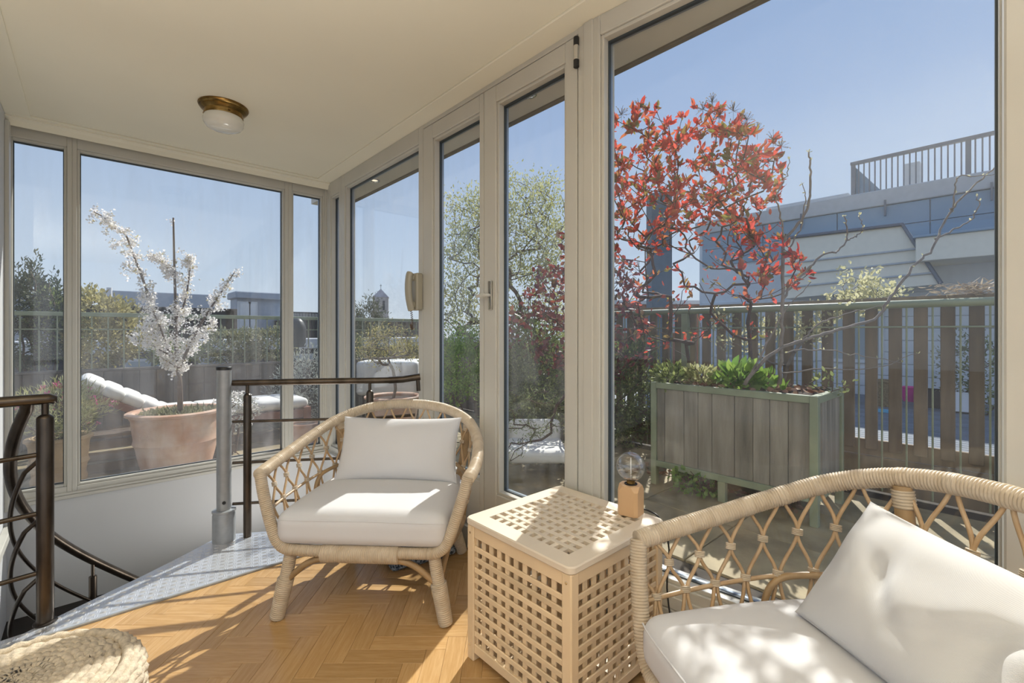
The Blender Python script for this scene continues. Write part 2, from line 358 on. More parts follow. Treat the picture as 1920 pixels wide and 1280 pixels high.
# floor: herringbone oak blocks on a dark bed
fl = struct('floor', 'honey oak herringbone parquet floor of the sunroom', 'floor')
mb = MB(); mb.box(-3.2, 1.50, -2.4, 2.5, -.12, -.006); mb.build('floor_bed', M['subfloor'], fl)
mb = MB(); mb.box(-3.2, 1.50, -2.4, .80, -.006, -.0002); mb.build('far_boards', M['oak'], fl)
BLK, BW, BT = .28, .07, .012
bm_ = MB(); bm_.obox((0, 0, -BT / 2), (BLK / 2 - .00035, BW / 2 - .00035, BT / 2), None, .0007)
blockme = bpy.data.meshes.new('plank'); blockme.from_pydata(bm_.v, [], bm_.f); blockme.update(); blockme.materials.append(M['oak'])
def plank(cx, cy, ang):
    c, s = math.cos(ang), math.sin(ang)
    cs = [(cx + c * a * BLK / 2 - s * b * BW / 2, cy + s * a * BLK / 2 + c * b * BW / 2) for a in (-1, 1) for b in (-1, 1)]
    if max(p[1] for p in cs) < .81 or min(p[1] for p in cs) > 2.49 or max(p[0] for p in cs) < -.62 or min(p[0] for p in cs) > 1.47: return
    clip = max(p[1] for p in cs) > 2.497 or max(p[0] for p in cs) > 1.475 or min(p[1] for p in cs) < .802
    me = blockme
    if clip:
        me = blockme.copy(); b = bmesh.new(); b.from_mesh(me)
        b.transform(Matrix.Translation((cx, cy, 0)) @ Matrix.Rotation(ang, 4, 'Z'))
        for co, no in (((0, 2.497, 0), (0, 1, 0)), ((1.475, 0, 0), (1, 0, 0)), ((0, .802, 0), (0, -1, 0))):
            g = b.verts[:] + b.edges[:] + b.faces[:]
            r = bmesh.ops.bisect_plane(b, geom=g, plane_co=co, plane_no=no, clear_outer=True)
            ed = [x for x in r['geom_cut'] if isinstance(x, bmesh.types.BMEdge)]
            if ed: bmesh.ops.edgeloop_fill(b, edges=ed)
        if not b.faces: b.free(); return
        b.transform((Matrix.Translation((cx, cy, 0)) @ Matrix.Rotation(ang, 4, 'Z')).inverted()); b.to_mesh(me); b.free()
    o = bpy.data.objects.new('plank', me); COL.objects.link(o); o.parent = fl
    o.location = (cx, cy, 0); o.rotation_euler = (0, 0, ang)
A0 = -YAW
ca, sa = math.cos(A0), math.sin(A0)
def w2(a, b): return (.75 + ca * a - sa * b, 1.6 + sa * a + ca * b)
n_ = 0
for i in range(-32, 33):
    for j in range(-8, 9):
        # classic herringbone with 4:1 blocks
        u = i * BW; v = i * BW + j * 2 * BLK
        x, y = w2(u + BLK / 2, v + BW / 2); plank(x, y, A0)
        x, y = w2(u + BW / 2, v + BW + BLK / 2); plank(x, y, A0 + PI / 2)

# ceiling with raised border and coves
ce = struct('ceiling', 'cream painted sunroom ceiling with a shallow raised border', 'ceiling')
mb = MB(); mb.box(-4.2, 1.86, -3.4, 4.2, HC, HC + .22); mb.build('ceiling_panel', M['ceil'], ce)
mb = MB(); g = .012
mb.box(XL, XB + .08, YA - .112, YA, HC - g, HC + .001, .003); mb.box(1.41, XB + .14, -1.2, YA - .112, HC - g, HC + .001, .003); mb.box(XL, -.268, 1.0, YA - .112, HC - g, HC + .001, .003)
mb.build('border_strip', M['ceil'], ce)
mb = MB()
def cove(p0, p1, nrm):
    prof = [(0, -.05), (.006, -.05), (.01, -.04), (.02, -.022), (.036, -.012), (.044, -.01), (.044, 0), (0, 0)]
    vs = [Vector(p) + Vector(nrm) * a + Vector((0, 0, HC - g + b)) for p in (p0, p1) for a, b in prof]; n = len(prof)
    mb.add(vs, [tuple(range(n)), tuple(range(n, 2 * n))[::-1]] + [(i, n + i, n + (i + 1) % n, (i + 1) % n) for i in range(n)])
cove((XL, YA - .04, 0), (XB, YA - .04, 0), (0, -1, 0))
mb.build('cornice', M['ceil'], ce)

wl = struct('wall_left', 'narrow left wall of the sunroom beside the stairwell', 'wall')
mb = MB(); mb.box(XL - .12, XL, 2.45, YA, -2.2, HC + .1); mb.build('wall_face', M['wall'], wl)
mb = MB(); mb.box(XL - .001, XL + .02, YA - .10, YA - .02, .1, HC - .05, .004); mb.box(XL - .001, XL + .035, 2.9, YA - .1, -.02, .03, .004); mb.build('corner_post', M['paint'], wl)
wb = struct('wall_back', 'white low wall below the back windows going down the stairwell', 'wall')
mb = MB(); mb.box(XL, 1.56, YA, YA + .12, -2.2, .10); mb.build('wall_face', M['wall'], wb)
wr = struct('wall_right', 'low cream panelled wall below the glazed right side', 'wall')
mb = MB(); mb.box(XB - .02, XB + .10, 2.5, YA + .1, -2.2, .12); mb.build('wall_face', M['wall'], wr)
mb = MB(); mb.box(XB - .012, XB + .10, 1.0, 2.5, -.1, .105, .004); mb.build('door_base', M['paint'], wr)
mb = MB()
ax = (DB, NB, Vector((0, 0, 1)))
mb.obox(onB(.75, .055, .07), (.78, .055, .17), ax)
mb.build('window_base', M['paint'], wr)
for k, z in enumerate((.085, .135, .185)):
    mb = MB(); mb.obox(onB(.75, .0, z + .0), (.78, .006, .0235), ax, .004); mb.build('panel_board', M['paint'], wr)
tp = struct('trim_1', 'cream post closing the right end of the big window', 'trim')
mb = MB(); mb.obox(onB(1.16, .02, 1.22), (.055, .06, 1.24), ax, .004); mb.obox(onB(1.5, .0, 1.22), (.29, .03, 1.24), ax, .004)
mb.build('post', M['paint'], tp)

# ------------------------------------------------------------------ windows (frame members, glazing bead, gasket, pane are parts)
def win(name, label, p0, du, nu, y0, y1, z0, z1, gl, left=.05, right=.05, top=(HC - .02), bot=None, depth=.09, cat='window', bead=.014, root=None, glassout=.05, recess=.03):
    """p0 + du*s is the inner face, nu points outdoors. clear glass from s=y0..y1, z0..z1; frame reaches left/right beyond it."""
    r = root or struct(name, label, cat)
    AX = (Vector(du), Vector(nu), Vector((0, 0, 1))); P = Vector(p0)
    def bx(s0, s1, o0, o1, a, b, bv=.003):
        m_ = MB(); m_.obox(P + AX[0] * ((s0 + s1) / 2) + AX[1] * ((o0 + o1) / 2) + Vector((0, 0, (a + b) / 2)), ((s1 - s0) / 2, (o1 - o0) / 2, (b - a) / 2), AX, bv); return m_
    bot = z0 - .06 if bot is None else bot
    if left: bx(y0 - left, y0 - bead, 0, depth, bot, top).build('stile', M['paint'], r)
    if right: bx(y1 + bead, y1 + right, 0, depth, bot, top).build('stile', M['paint'], r)
    bx(y0 - bead, y1 + bead, 0.001, depth, z1 + bead, top).build('top_rail', M['paint'], r)
    bx(y0 - bead, y1 + bead, 0.001, depth, bot, z0 - bead).build('bottom_rail', M['paint'], r)
    m_ = MB()
    for s0, s1, a, b in ((y0 - bead, y0, z0 - bead, z1 + bead), (y1, y1 + bead, z0 - bead, z1 + bead), (y0, y1, z1, z1 + bead), (y0, y1, z0 - bead, z0)):
        q = bx(s0, s1, recess * .35, depth - .005, a, b, .002); m_.add(q.v, q.f)
    m_.build('glazing_bead', M['paint'], r)
    m_ = MB(); t = .005
    for s0, s1, a, b in ((y0, y0 + t, z0, z1), (y1 - t, y1, z0, z1), (y0 + t, y1 - t, z1 - t * 1.6, z1), (y0 + t, y1 - t, z0, z0 + t)):
        q = bx(s0, s1, glassout - .007, glassout + .008, a, b, 0); m_.add(q.v, q.f)
    m_.build('gasket', M['gasket'], r)
    m_ = MB()
    for s0, s1, a, b in ((y0, y0 + t * .8, z0, z1), (y1 - t * .8, y1, z0, z1), (y0 + t, y1 - t, z1 - t, z1), (y0 + t, y1 - t, z0, z0 + t * .8)):
        q = bx(s0, s1, glassout + .008, glassout + .022, a, b, 0); m_.add(q.v, q.f)
    m_.build('spacer', M['lead'], r)
    bx(y0 + .001, y1 - .001, glassout, glassout + .006, z0 + .001, z1 - .001, 0).build('pane', gl, r)
    return r
bk = dict(p0=(0, YA, 0), du=(1, 0, 0), nu=(0, 1, 0), top=HC - .015, bot=.10)
win('window_1', 'narrow back window at the left corner, above the pink flowers', y0=-.353, y1=-.129, z0=.185, z1=2.323, gl=M['glass_back'], left=.03, right=.038, **bk)
win('window_2', 'wide back window looking onto the white blossom tree', y0=-.054, y1=1.170, z0=.178, z1=2.322, gl=M['glass_back'], left=.037, right=.042, **bk)
win('window_3', 'narrow back window at the far right corner', y0=1.254, y1=1.480, z0=.178, z1=2.322, gl=M['glass_back'], left=.042, right=.03, **bk)
t2 = struct('trim_2', 'cream sill moulding running below the back windows', 'trim')
mb = MB(); mb.box(XL, XB, YA - .018, YA + .02, .095, .118, .004); mb.box(XL, XB, YA - .010, YA + .02, .118, .134, .003); mb.build('sill', M['paint'], t2)
# right wall; s runs towards +y
rt = dict(p0=(XB, 0, 0), du=(0, 1, 0), nu=(1, 0, 0), top=HC - .012)
win('window_4', 'very narrow side window in the far corner', y0=3.822, y1=3.983, z0=.19, z1=2.305, gl=M['glass'], left=.06, right=.11, bot=.11, **rt)
win('window_5', 'side window before the corner showing the church tower', y0=2.558, y1=3.679, z0=.214, z1=2.325, gl=M['glass'], left=.066, right=.082, bot=.11, **rt)
dr = dict(p0=(XB, 0, 0), du=(0, 1, 0), nu=(1, 0, 0))
d1 = win('door_1', 'left leaf of the glazed double doors, behind the rattan chair back', y0=1.940, y1=2.371, z0=.379, z1=2.311, gl=M['glass'], left=.047, right=.117, top=2.411, bot=.112, cat='door', depth=.07, **dr)
d2 = win('door_2', 'right leaf of the glazed double doors, with a white lever handle', y0=1.342, y1=1.779, z0=.345, z1=2.313, gl=M['glass'], left=.080, right=.110, top=2.411, bot=.112, cat='door', depth=.07, **dr)
t3 = struct('trim_3', 'cream head beam above the glazed doors', 'trim')
mb = MB(); mb.box(XB + .001, XB + .09, 1.126, 2.492, 2.414, HC - .01, .003); mb.build('head', M['paint'], t3)
t4 = struct('trim_4', 'cream post between the double doors and the big window', 'trim')
mb = MB(); mb.box(XB - .002, XB + .095, 1.150, 1.256, .1, HC - .01, .003); mb.box(XB - .008, XB + .03, 1.175, 1.222, .1, HC - .011, .003)
mb.build('post', M['paint'], t4)
win('window_6', 'very large right window onto the red shrub and planter', p0=PB, du=DB, nu=NB, y0=.0, y1=1.101, z0=.26, z1=2.345, gl=M['glass_big'], left=.03, right=.012, top=HC - .012, bot=.205, depth=.10)
t5 = struct('trim_5', 'cream corner post between the back windows and the glazed side', 'trim')
mb = MB(); mb.box(1.506, 1.62, 4.072, 4.19, .1, HC - .012, .003); mb.build('post', M['paint'], t5)
# door hardware
mb = MB(); mb.box(XB - .012, XB, 1.815, 1.845, 1.27, 1.42, .004); mb.build('handle_plate', M['paint'], d2, True)
mb = MB(); mb.tube([(XB - .01, 1.83, 1.345), (XB - .030, 1.83, 1.345), (XB - .036, 1.836, 1.345), (XB - .036, 1.90, 1.343)], .009, 8); clean(mb.build('handle', M['paint'], d2))
mb = MB(); mb.tube([(XB - .012, 1.256, 2.27), (XB - .012, 1.256, 2.30)], .012, 10); mb.tube([(XB - .012, 1.256, 2.36), (XB - .012, 1.256, 2.395)], .012, 10); clean(mb.build('hinge_knuckle', M['black'], d2))
mb = MB(); mb.tube([(XB - .012, 1.256, 2.30), (XB - .012, 1.256, 2.36)], .0115, 10); clean(mb.build('hinge_pin', M['chrome'], d2))

# eaves outside with recessed spotlights
ev = struct('roof', 'plastered eaves overhanging the glazed side', 'roof')
mb = MB(); mb.box(XB + .10, 1.89, -.8, 4.75, 2.425, 2.62); mb.build('soffit', M['soffit'], ev)
mb = MB(); mb.box(1.875, 1.905, -.8, 4.77, 2.412, 2.66, .004); mb.build('fascia', M['fascia'], ev)
mb = MB(); mb.box(XL - .3, XB + .1, YA + .1, YA + .22, 2.40, 2.62); mb.build('back_fascia', M['soffit'], ev)
em = bpy.data.materials.new('lamp_glow'); em.use_nodes = True; b_ = em.node_tree.nodes['Principled BSDF']; b_.inputs['Emission Color'].default_value = (1, .85, .6, 1); b_.inputs['Emission Strength'].default_value = 1.2
for px, py, lab in ((991, 176, 'round steel spotlight in the eaves above the right door leaf'), (702, 338, 'round steel spotlight in the eaves beyond the corner window')):
    p = at_z(px, py, 2.425); sp = thing('spotlight', lab, 'spotlight', p, 'spotlights recessed in the eaves')
    mb = MB(); mb.lathe([(.03, .0), (.034, -.006), (.043, -.007), (.046, -.002), (.046, .0)], p, 24, cap=False); clean(mb.build('ring', M['chrome'], sp))
    mb = MB(); mb.lathe([(.0, -.002), (.018, -.003), (.031, .001)], p, 20, cap=False); mb.build('lamp', em, sp, True)

# stairwell
st = thing('spiral_stair', 'dark steel spiral stair going down behind the tread plate', 'stair', (.542, 2.958, -2))
for k in range(2):
    a0 = math.radians(212 - k * 28); a1 = math.radians(212 - (k + 1) * 28 - 4); z = -.2 - k * .2
    poly = [(.542 + .05 * math.cos(a0), 2.958 + .05 * math.sin(a0))] + [(.542 + .86 * math.cos(a0 + (a1 - a0) * q / 5), 2.958 + .86 * math.sin(a0 + (a1 - a0) * q / 5)) for q in range(6)]
    mb = MB(); mb.prism(poly[::-1], z - .03, z); mb.build('tread', M['dark'], st)
mb = MB(); mb.box(XL, XB, 2.40, YA, -.64, -.58); mb.build('landing', M['dark'], st)
HX, HY0, HR = .542, 2.958, .80
def helix(th0, th1, dz, n=60, r=HR):
    out = []
    for q in range(n):
        th = th0 + (th1 - th0) * q / (n - 1); a = math.radians(th)
        out.append((HX + r * math.cos(a), HY0 + r * math.sin(a), .092 + .0138 * (th - 149) + dz))
    return out
hp = helix(206, 100, 0, 60)
mb = MB(); mb.tube([(-.185, 2.60, .886)] + hp[1:], .021, 12); clean(mb.build('handrail', M['iron'], st))
for dz in (-.235, -.47, -.70):
    mb = MB(); mb.tube([(-.14, 2.60, .892 + dz + .01)] + helix(203, max(100, 203 - (.84 + dz + .55) / .0138), dz, 60), .0085, 8); clean(mb.build('rod', M['iron'], st))
for th in (132,):
    a = math.radians(th); x, y = HX + HR * math.cos(a), HY0 + HR * math.sin(a); zt = .092 + .0138 * (th - 149)
    mb = MB(); mb.tube([(x, y, zt - .01), (x, y, zt - .10)], .008, 8); mb.tube([(x, y, zt - .09), (x, y, max(-.575, zt - .95))], .018, 12); clean(mb.build('baluster', M['iron'], st))

# aluminium tread plate edging the stairwell
tpz = .006
pl = thing('tread_plate', 'aluminium checker plate along the stairwell edge of the parquet', 'plate', (.4, 2.6, 0))
poly = [(XL, 2.494), (1.46, 2.494), (1.47, 2.46), (1.48, 2.48), (.66, 2.975), (.56, 3.03), (.50, 3.01), (.318, 2.88), (.174, 2.785), (-.075, 2.638), (-.19, 2.563), (XL, 2.548)]
poly = [(XL, 2.494), (1.47, 2.494), (.70, 2.958), (.60, 3.02), (.50, 3.01), (.318, 2.88), (.174, 2.785), (-.075, 2.638), (-.19, 2.563), (XL, 2.548)]
mb = MB(); mb.prism(poly, 0, tpz); mb.build('sheet', M['tread'], pl)
mb = MB(); mb.prism([(p[0], p[1]) for p in poly], -.16, -.001); mb.build('edge_beam', M['dark'], pl)
mb = MB(); mb.box(XL, 1.47, 2.485, 2.496, -.002, .009, .002); mb.build('edge_strip', M['galv'], pl)
def inside(x, y, P, mrg=.012):
    c = False; n = len(P)
    for i in range(n):
        x1, y1 = P[i]; x2, y2 = P[(i + 1) % n]
        if (y1 > y) != (y2 > y) and x < (x2 - x1) * (y - y1) / (y2 - y1) + x1: c = not c
        L_ = math.hypot(x2 - x1, y2 - y1); t = max(0, min(1, ((x - x1) * (x2 - x1) + (y - y1) * (y2 - y1)) / L_ ** 2))
        if math.hypot(x - x1 - t * (x2 - x1), y - y1 - t * (y2 - y1)) < mrg: return False
    return c
mb = MB(); pit = .026; al_ = math.radians(32)
for i in range(-60, 90):
    for j in range(-40, 60):
        x = .3 + (i * math.cos(al_) - j * math.sin(al_)) * pit; y = 2.7 + (i * math.sin(al_) + j * math.cos(al_)) * pit
        if not (XL < x < 1.45 and 2.5 < y < 3.02) or not inside(x, y, poly): continue
        a = al_ + (PI / 4 if (i + j) % 2 else -PI / 4)
        for off in (-.0042, .0042):
            cx, cy = x - math.sin(a) * off, y + math.cos(a) * off; l, w, h = .0125, .0028, .0018; c, s_ = math.cos(a), math.sin(a)
            q = [(-l, 0, 0), (0, -w, 0), (l, 0, 0), (0, w, 0), (-l * .45, 0, h), (l * .45, 0, h)]
            mb.add([(cx + c * u - s_ * v, cy + s_ * u + c * v, tpz + k) for u, v, k in q], [(0, 1, 5, 4), (1, 2, 5), (2, 3, 4, 5), (3, 0, 4)])
mb.build('raised_tear', M['tear'], pl, kind='stuff')

# railings
def Zr(): return .87
rb = thing('stair_railing', 'dark steel railing behind the chair, from the grey pole to the door post', 'railing', (.648, 2.942, 0))
E0, E1 = Vector((.585, 2.965, 0)), Vector((1.475, 2.447, 0)); dv = E1 - E0
def rp_(s, z): return tuple(E0 + dv * s + Vector((0, 0, z)))
mb = MB(); mb.tube([rp_(0, .872), rp_(.83, .868)], .0185, 14); clean(mb.build('handrail', M['iron'], rb))
mb = MB(); mb.tube([rp_(.82, .868), rp_(.90, .871), rp_(1, .885)], .0205, 14); mb.tube([rp_(.985, .883), rp_(.99, .80)], .012, 10); clean(mb.build('rail_end', M['iron'], rb))
for s, zb in ((.073, .006), (.715, .006)):
    mb = MB(); mb.tube([rp_(s, .86), rp_(s, .80)], .009, 10); mb.tube([rp_(s, .812), rp_(s, .80), rp_(s, .795), rp_(s, zb)], [.011, .0195, .021, .021], 14); clean(mb.build('post', M['iron'], rb))
for z in (.655, .425, .195):
    mb = MB(); mb.tube([rp_(0, z), rp_(.72, z - .01), rp_(.97, z)], .0085, 8); clean(mb.build('rod', M['iron'], rb))
rl = thing('landing_railing', 'dark steel railing at the left with curved stair rods behind it', 'railing', (-.135, 2.6, 0))
mb = MB(); mb.tube([(XL + .001, 2.60, .888), (-.19, 2.60, .892), (-.125, 2.60, .892), (-.113, 2.60, .887), (-.108, 2.60, .874)], [.021, .021, .021, .019, .008], 14); clean(mb.build('handrail', M['iron'], rl))
mb = MB(); mb.tube([(-.135, 2.6, .89), (-.135, 2.6, .82)], .011, 10); mb.tube([(-.135, 2.6, .832), (-.135, 2.6, .822), (-.135, 2.6, .816), (-.135, 2.6, .012)], [.013, .024, .026, .026], 16); clean(mb.build('post', M['iron'], rl))
mb = MB(); mb.lathe([(.026, .006), (.036, .006), (.036, .012), (.026, .014)], (-.135, 2.6, 0), 16); mb.build('foot_collar', M['dark'], rl)
for z in (.675, .444, .21):
    mb = MB(); mb.tube([(XL + .001, 2.60, z - .012), (-.155, 2.60, z)], .0095, 8); clean(mb.build('rod', M['iron'], rl))
pp = thing('stair_pole', 'grey steel centre pole of the spiral stair with a flat cap', 'pole', (.542, 2.958, -.58))
mb = MB(); mb.lathe([(.036, .10), (.036, .955)], (.542, 2.958, 0), 24); clean(mb.build('pole', M['galv'], pp))
mb = MB(); mb.lathe([(.038, .948), (.038, .962), (.034, .966)], (.542, 2.958, 0), 24); clean(mb.build('cap', M['black'], pp))
mb = MB(); mb.lathe([(.056, -.58), (.056, .15), (.052, .165), (.058, .168), (.058, .178), (.036, .18)], (.542, 2.958, 0), 28); clean(mb.build('sleeve', M['galv'], pp))
mb = MB(); mb.lathe([(.009, 0), (.009, .004)], (0, 0, 0), 12); q = (Vector((.542, 2.958, 0)) * -1).normalized(); mb.xf(Matrix.Translation(Vector((.542, 2.958, .225)) + q * .036) @ q.to_track_quat('Z', 'Y').to_matrix().to_4x4()); mb.build('screw', M['black'], pp)
# ------------------------------------------------------------------ ceiling lamp
lp = Vector((.563, 3.079, HC))
cl = thing('ceiling_lamp', 'flush ceiling lamp with old brass collar and milky glass bowl', 'lamp', lp)
mb = MB(); mb.lathe([(a * .84, b * .9) for a, b in [(.0, 0), (.148, .0), (.150, -.006), (.146, -.014), (.136, -.02), (.137, -.026), (.128, -.034), (.116, -.042), (.113, -.058), (.118, -.062), (.116, -.070), (.0, -.070)]], lp, 48, cap=False); clean(mb.build('collar', M['brass'], cl), 30)
mb = MB(); mb.lathe([(a * .86, b * .88) for a, b in [(.104, -.058), (.112, -.072), (.120, -.092), (.117, -.115), (.100, -.138), (.07, -.152), (.03, -.158), (0, -.159)]], lp, 48, cap=False); mb.build('bowl', M['milk'], cl, True)
for k in range(3):
    a = k * 2.1 + .6; mb = MB(); mb.tube([lp + Vector((.094 * math.cos(a), .094 * math.sin(a), -.048)), lp + Vector((.104 * math.cos(a), .104 * math.sin(a), -.048))], .005, 8); mb.build('screw', M['brass'], cl)

# ------------------------------------------------------------------ wall telephone
ph = thing('wall_telephone', 'beige intercom telephone hanging on the window post', 'telephone', (XB, 2.52, 1.40))
mb = MB(); n0 = 0
mb.box(XB - .045, XB, 2.485, 2.565, 1.29, 1.52, .008); mb.build('base', M['phone'], ph)
mb = MB(); hs = catmull([(XB - .058, 2.525, 1.290), (XB - .064, 2.525, 1.305), (XB - .078, 2.525, 1.37), (XB - .082, 2.525, 1.44), (XB - .076, 2.525, 1.50), (XB - .066, 2.525, 1.523)], 22)
mb.tube(hs, [.012] + [.0205 for q in range(1, 21)] + [.012], 12, flat=1.25); clean(mb.build('handset', M['phone'], ph))
for z in (1.325, 1.492):
    mb = MB(); mb.lathe([(.020, 0), (.022, .012), (.018, .02)], (0, 0, 0), 14); mb.xf(Matrix.Translation((XB - .062, 2.525, z)) @ Matrix.Rotation(PI / 2, 4, 'Y')); clean(mb.build('ear_cup', M['phone'], ph))
cp = []
for q in range(240):
    t = q / 239; a = t * 2 * PI * 22
    base = Vector((XB - .06 + .012 * math.sin(t * 3), 2.53 + .012 * t, 1.30 - .13 * math.sin(min(t * 1.35, 1) * PI / 2) + (.035 * max(0, t - .7) / .3)))
    cp.append(base + Vector((.006 * math.cos(a), .006 * math.sin(a), 0)))
mb = MB(); mb.tube(cp, .0018, 5); mb.build('coiled_cord', M['bark'], ph, True)

# ------------------------------------------------------------------ wrapped rattan helpers
def wrapped(mb, pts, r, pitch=.0075, seg=14, ridge=.0013):
    d = np.cumsum(np.r_[0, np.linalg.norm(np.diff(np.array([tuple(p) for p in pts]), axis=0), axis=1)])
    n = max(8, int(d[-1] / pitch) * 4)
    P = resample([tuple(p) for p in pts], n)
    rr0 = r if isinstance(r, (list, tuple)) else [r, r]
    rr = [np.interp(i / (n - 1), np.linspace(0, 1, len(rr0)), rr0) + (ridge * .25, ridge * .6, ridge * .25, -ridge * 1.2)[i % 4] for i in range(n)]
    return mb.tube(P, rr, seg)
def roundbox(w, d, h, r, n=10, crown=0.0, sag=0.0):
    bm = bmesh.new(); bmesh.ops.create_cube(bm, size=2.0)
    bmesh.ops.subdivide_edges(bm, edges=bm.edges[:], cuts=n * 2, use_grid_fill=True)
    vs = []
    hx, hy, hz = w / 2, d / 2, h / 2
    for v in bm.verts:
        # denser samples near the rims
        c = [math.copysign(abs(k) ** .7, k) for k in v.co]
        p = Vector((c[0] * hx, c[1] * hy, c[2] * hz)); q = Vector((max(-hx + r, min(hx - r, p.x)), max(-hy + r, min(hy - r, p.y)), max(-hz + r, min(hz - r, p.z))))
        e = p - q
        if e.length > 1e-7: p = q + e.normalized() * r
        u, w_ = p.x / hx, p.y / hy
        f = max(0, 1 - u * u) * max(0, 1 - w_ * w_)
        if p.z > 0: p.z += crown * f ** .6
        else: p.z -= sag * f
        side = max(0, 1 - (p.z / hz) ** 2) * .006
        p.x += math.copysign(side, u) * max(0, 1 - w_ * w_) if abs(u) > .9 else 0
        p.y += math.copysign(side, w_) * max(0, 1 - u * u) if abs(w_) > .9 else 0
        v.co = p
    m = MB(); m.v = [tuple(v.co) for v in bm.verts]; bm.verts.index_update(); m.f = [tuple(v.index for v in f.verts) for f in bm.faces]; bm.free(); return m
def pillow(w, h, t, n=44, seed=1, wr=.006, fold=0.0):
    rnd = random.Random(seed); ph_ = [rnd.uniform(0, 6.28) for _ in range(12)]
    m = MB(); vs = []
    for side in (1, -1):
        for i in range(n + 1):
            for j in range(n + 1):
                u = -1 + 2 * i / n; v = -1 + 2 * j / n
                u = math.sin(u * PI / 2); v = math.sin(v * PI / 2)
                pin = 1 - .07 * (1 - v * v) * 0 
                x = w / 2 * u * (1 - .055 * (1 - v * v) ** .8); y = h / 2 * v * (1 - .075 * (1 - u * u) ** .8)
                e = max(0, (1 - u * u) * (1 - v * v)) ** .42
                z = side * t / 2 * e
                wv = math.sin(5.1 * u + 3.3 * v + ph_[0] + ph_[1] * side) * .5 + math.sin(7.7 * v - 4.2 * u + ph_[2] * side) * .35 + math.sin(13 * (u + .3 * v) + ph_[3]) * .22
                z += side * wr * wv * e ** .5
                if fold and side > 0:
                    for q in range(4):
                        a = ph_[4 + q] ; du, dv_ = math.cos(a), math.sin(a)
                        s_ = (u - .5 * math.cos(q * 1.7 + ph_[8])) * du + (v - .4 * math.sin(q * 2.1 + ph_[9])) * dv_
                        tt = -(u) * dv_ + v * du
                        z -= fold * math.exp(-(s_ / .10) ** 2) * math.exp(-((tt - .2) / .55) ** 2) * e
                vs.append((x, y, z))
    N = (n + 1) * (n + 1); fs = []
    for i in range(n):
        for j in range(n):
            a = i * (n + 1) + j; b = a + 1; c = a + n + 2; d = a + n + 1
            fs.append((a, d, c, b)); fs.append((N + a, N + b, N + c, N + d))
    m.add(vs, fs); return m
def weld(o):
    bm = bmesh.new(); bm.from_mesh(o.data); bmesh.ops.remove_doubles(bm, verts=bm.verts[:], dist=.0004); bmesh.ops.recalc_face_normals(bm, faces=bm.faces[:])
    for f in bm.faces: f.smooth = True
    bm.to_mesh(o.data); bm.free(); return o

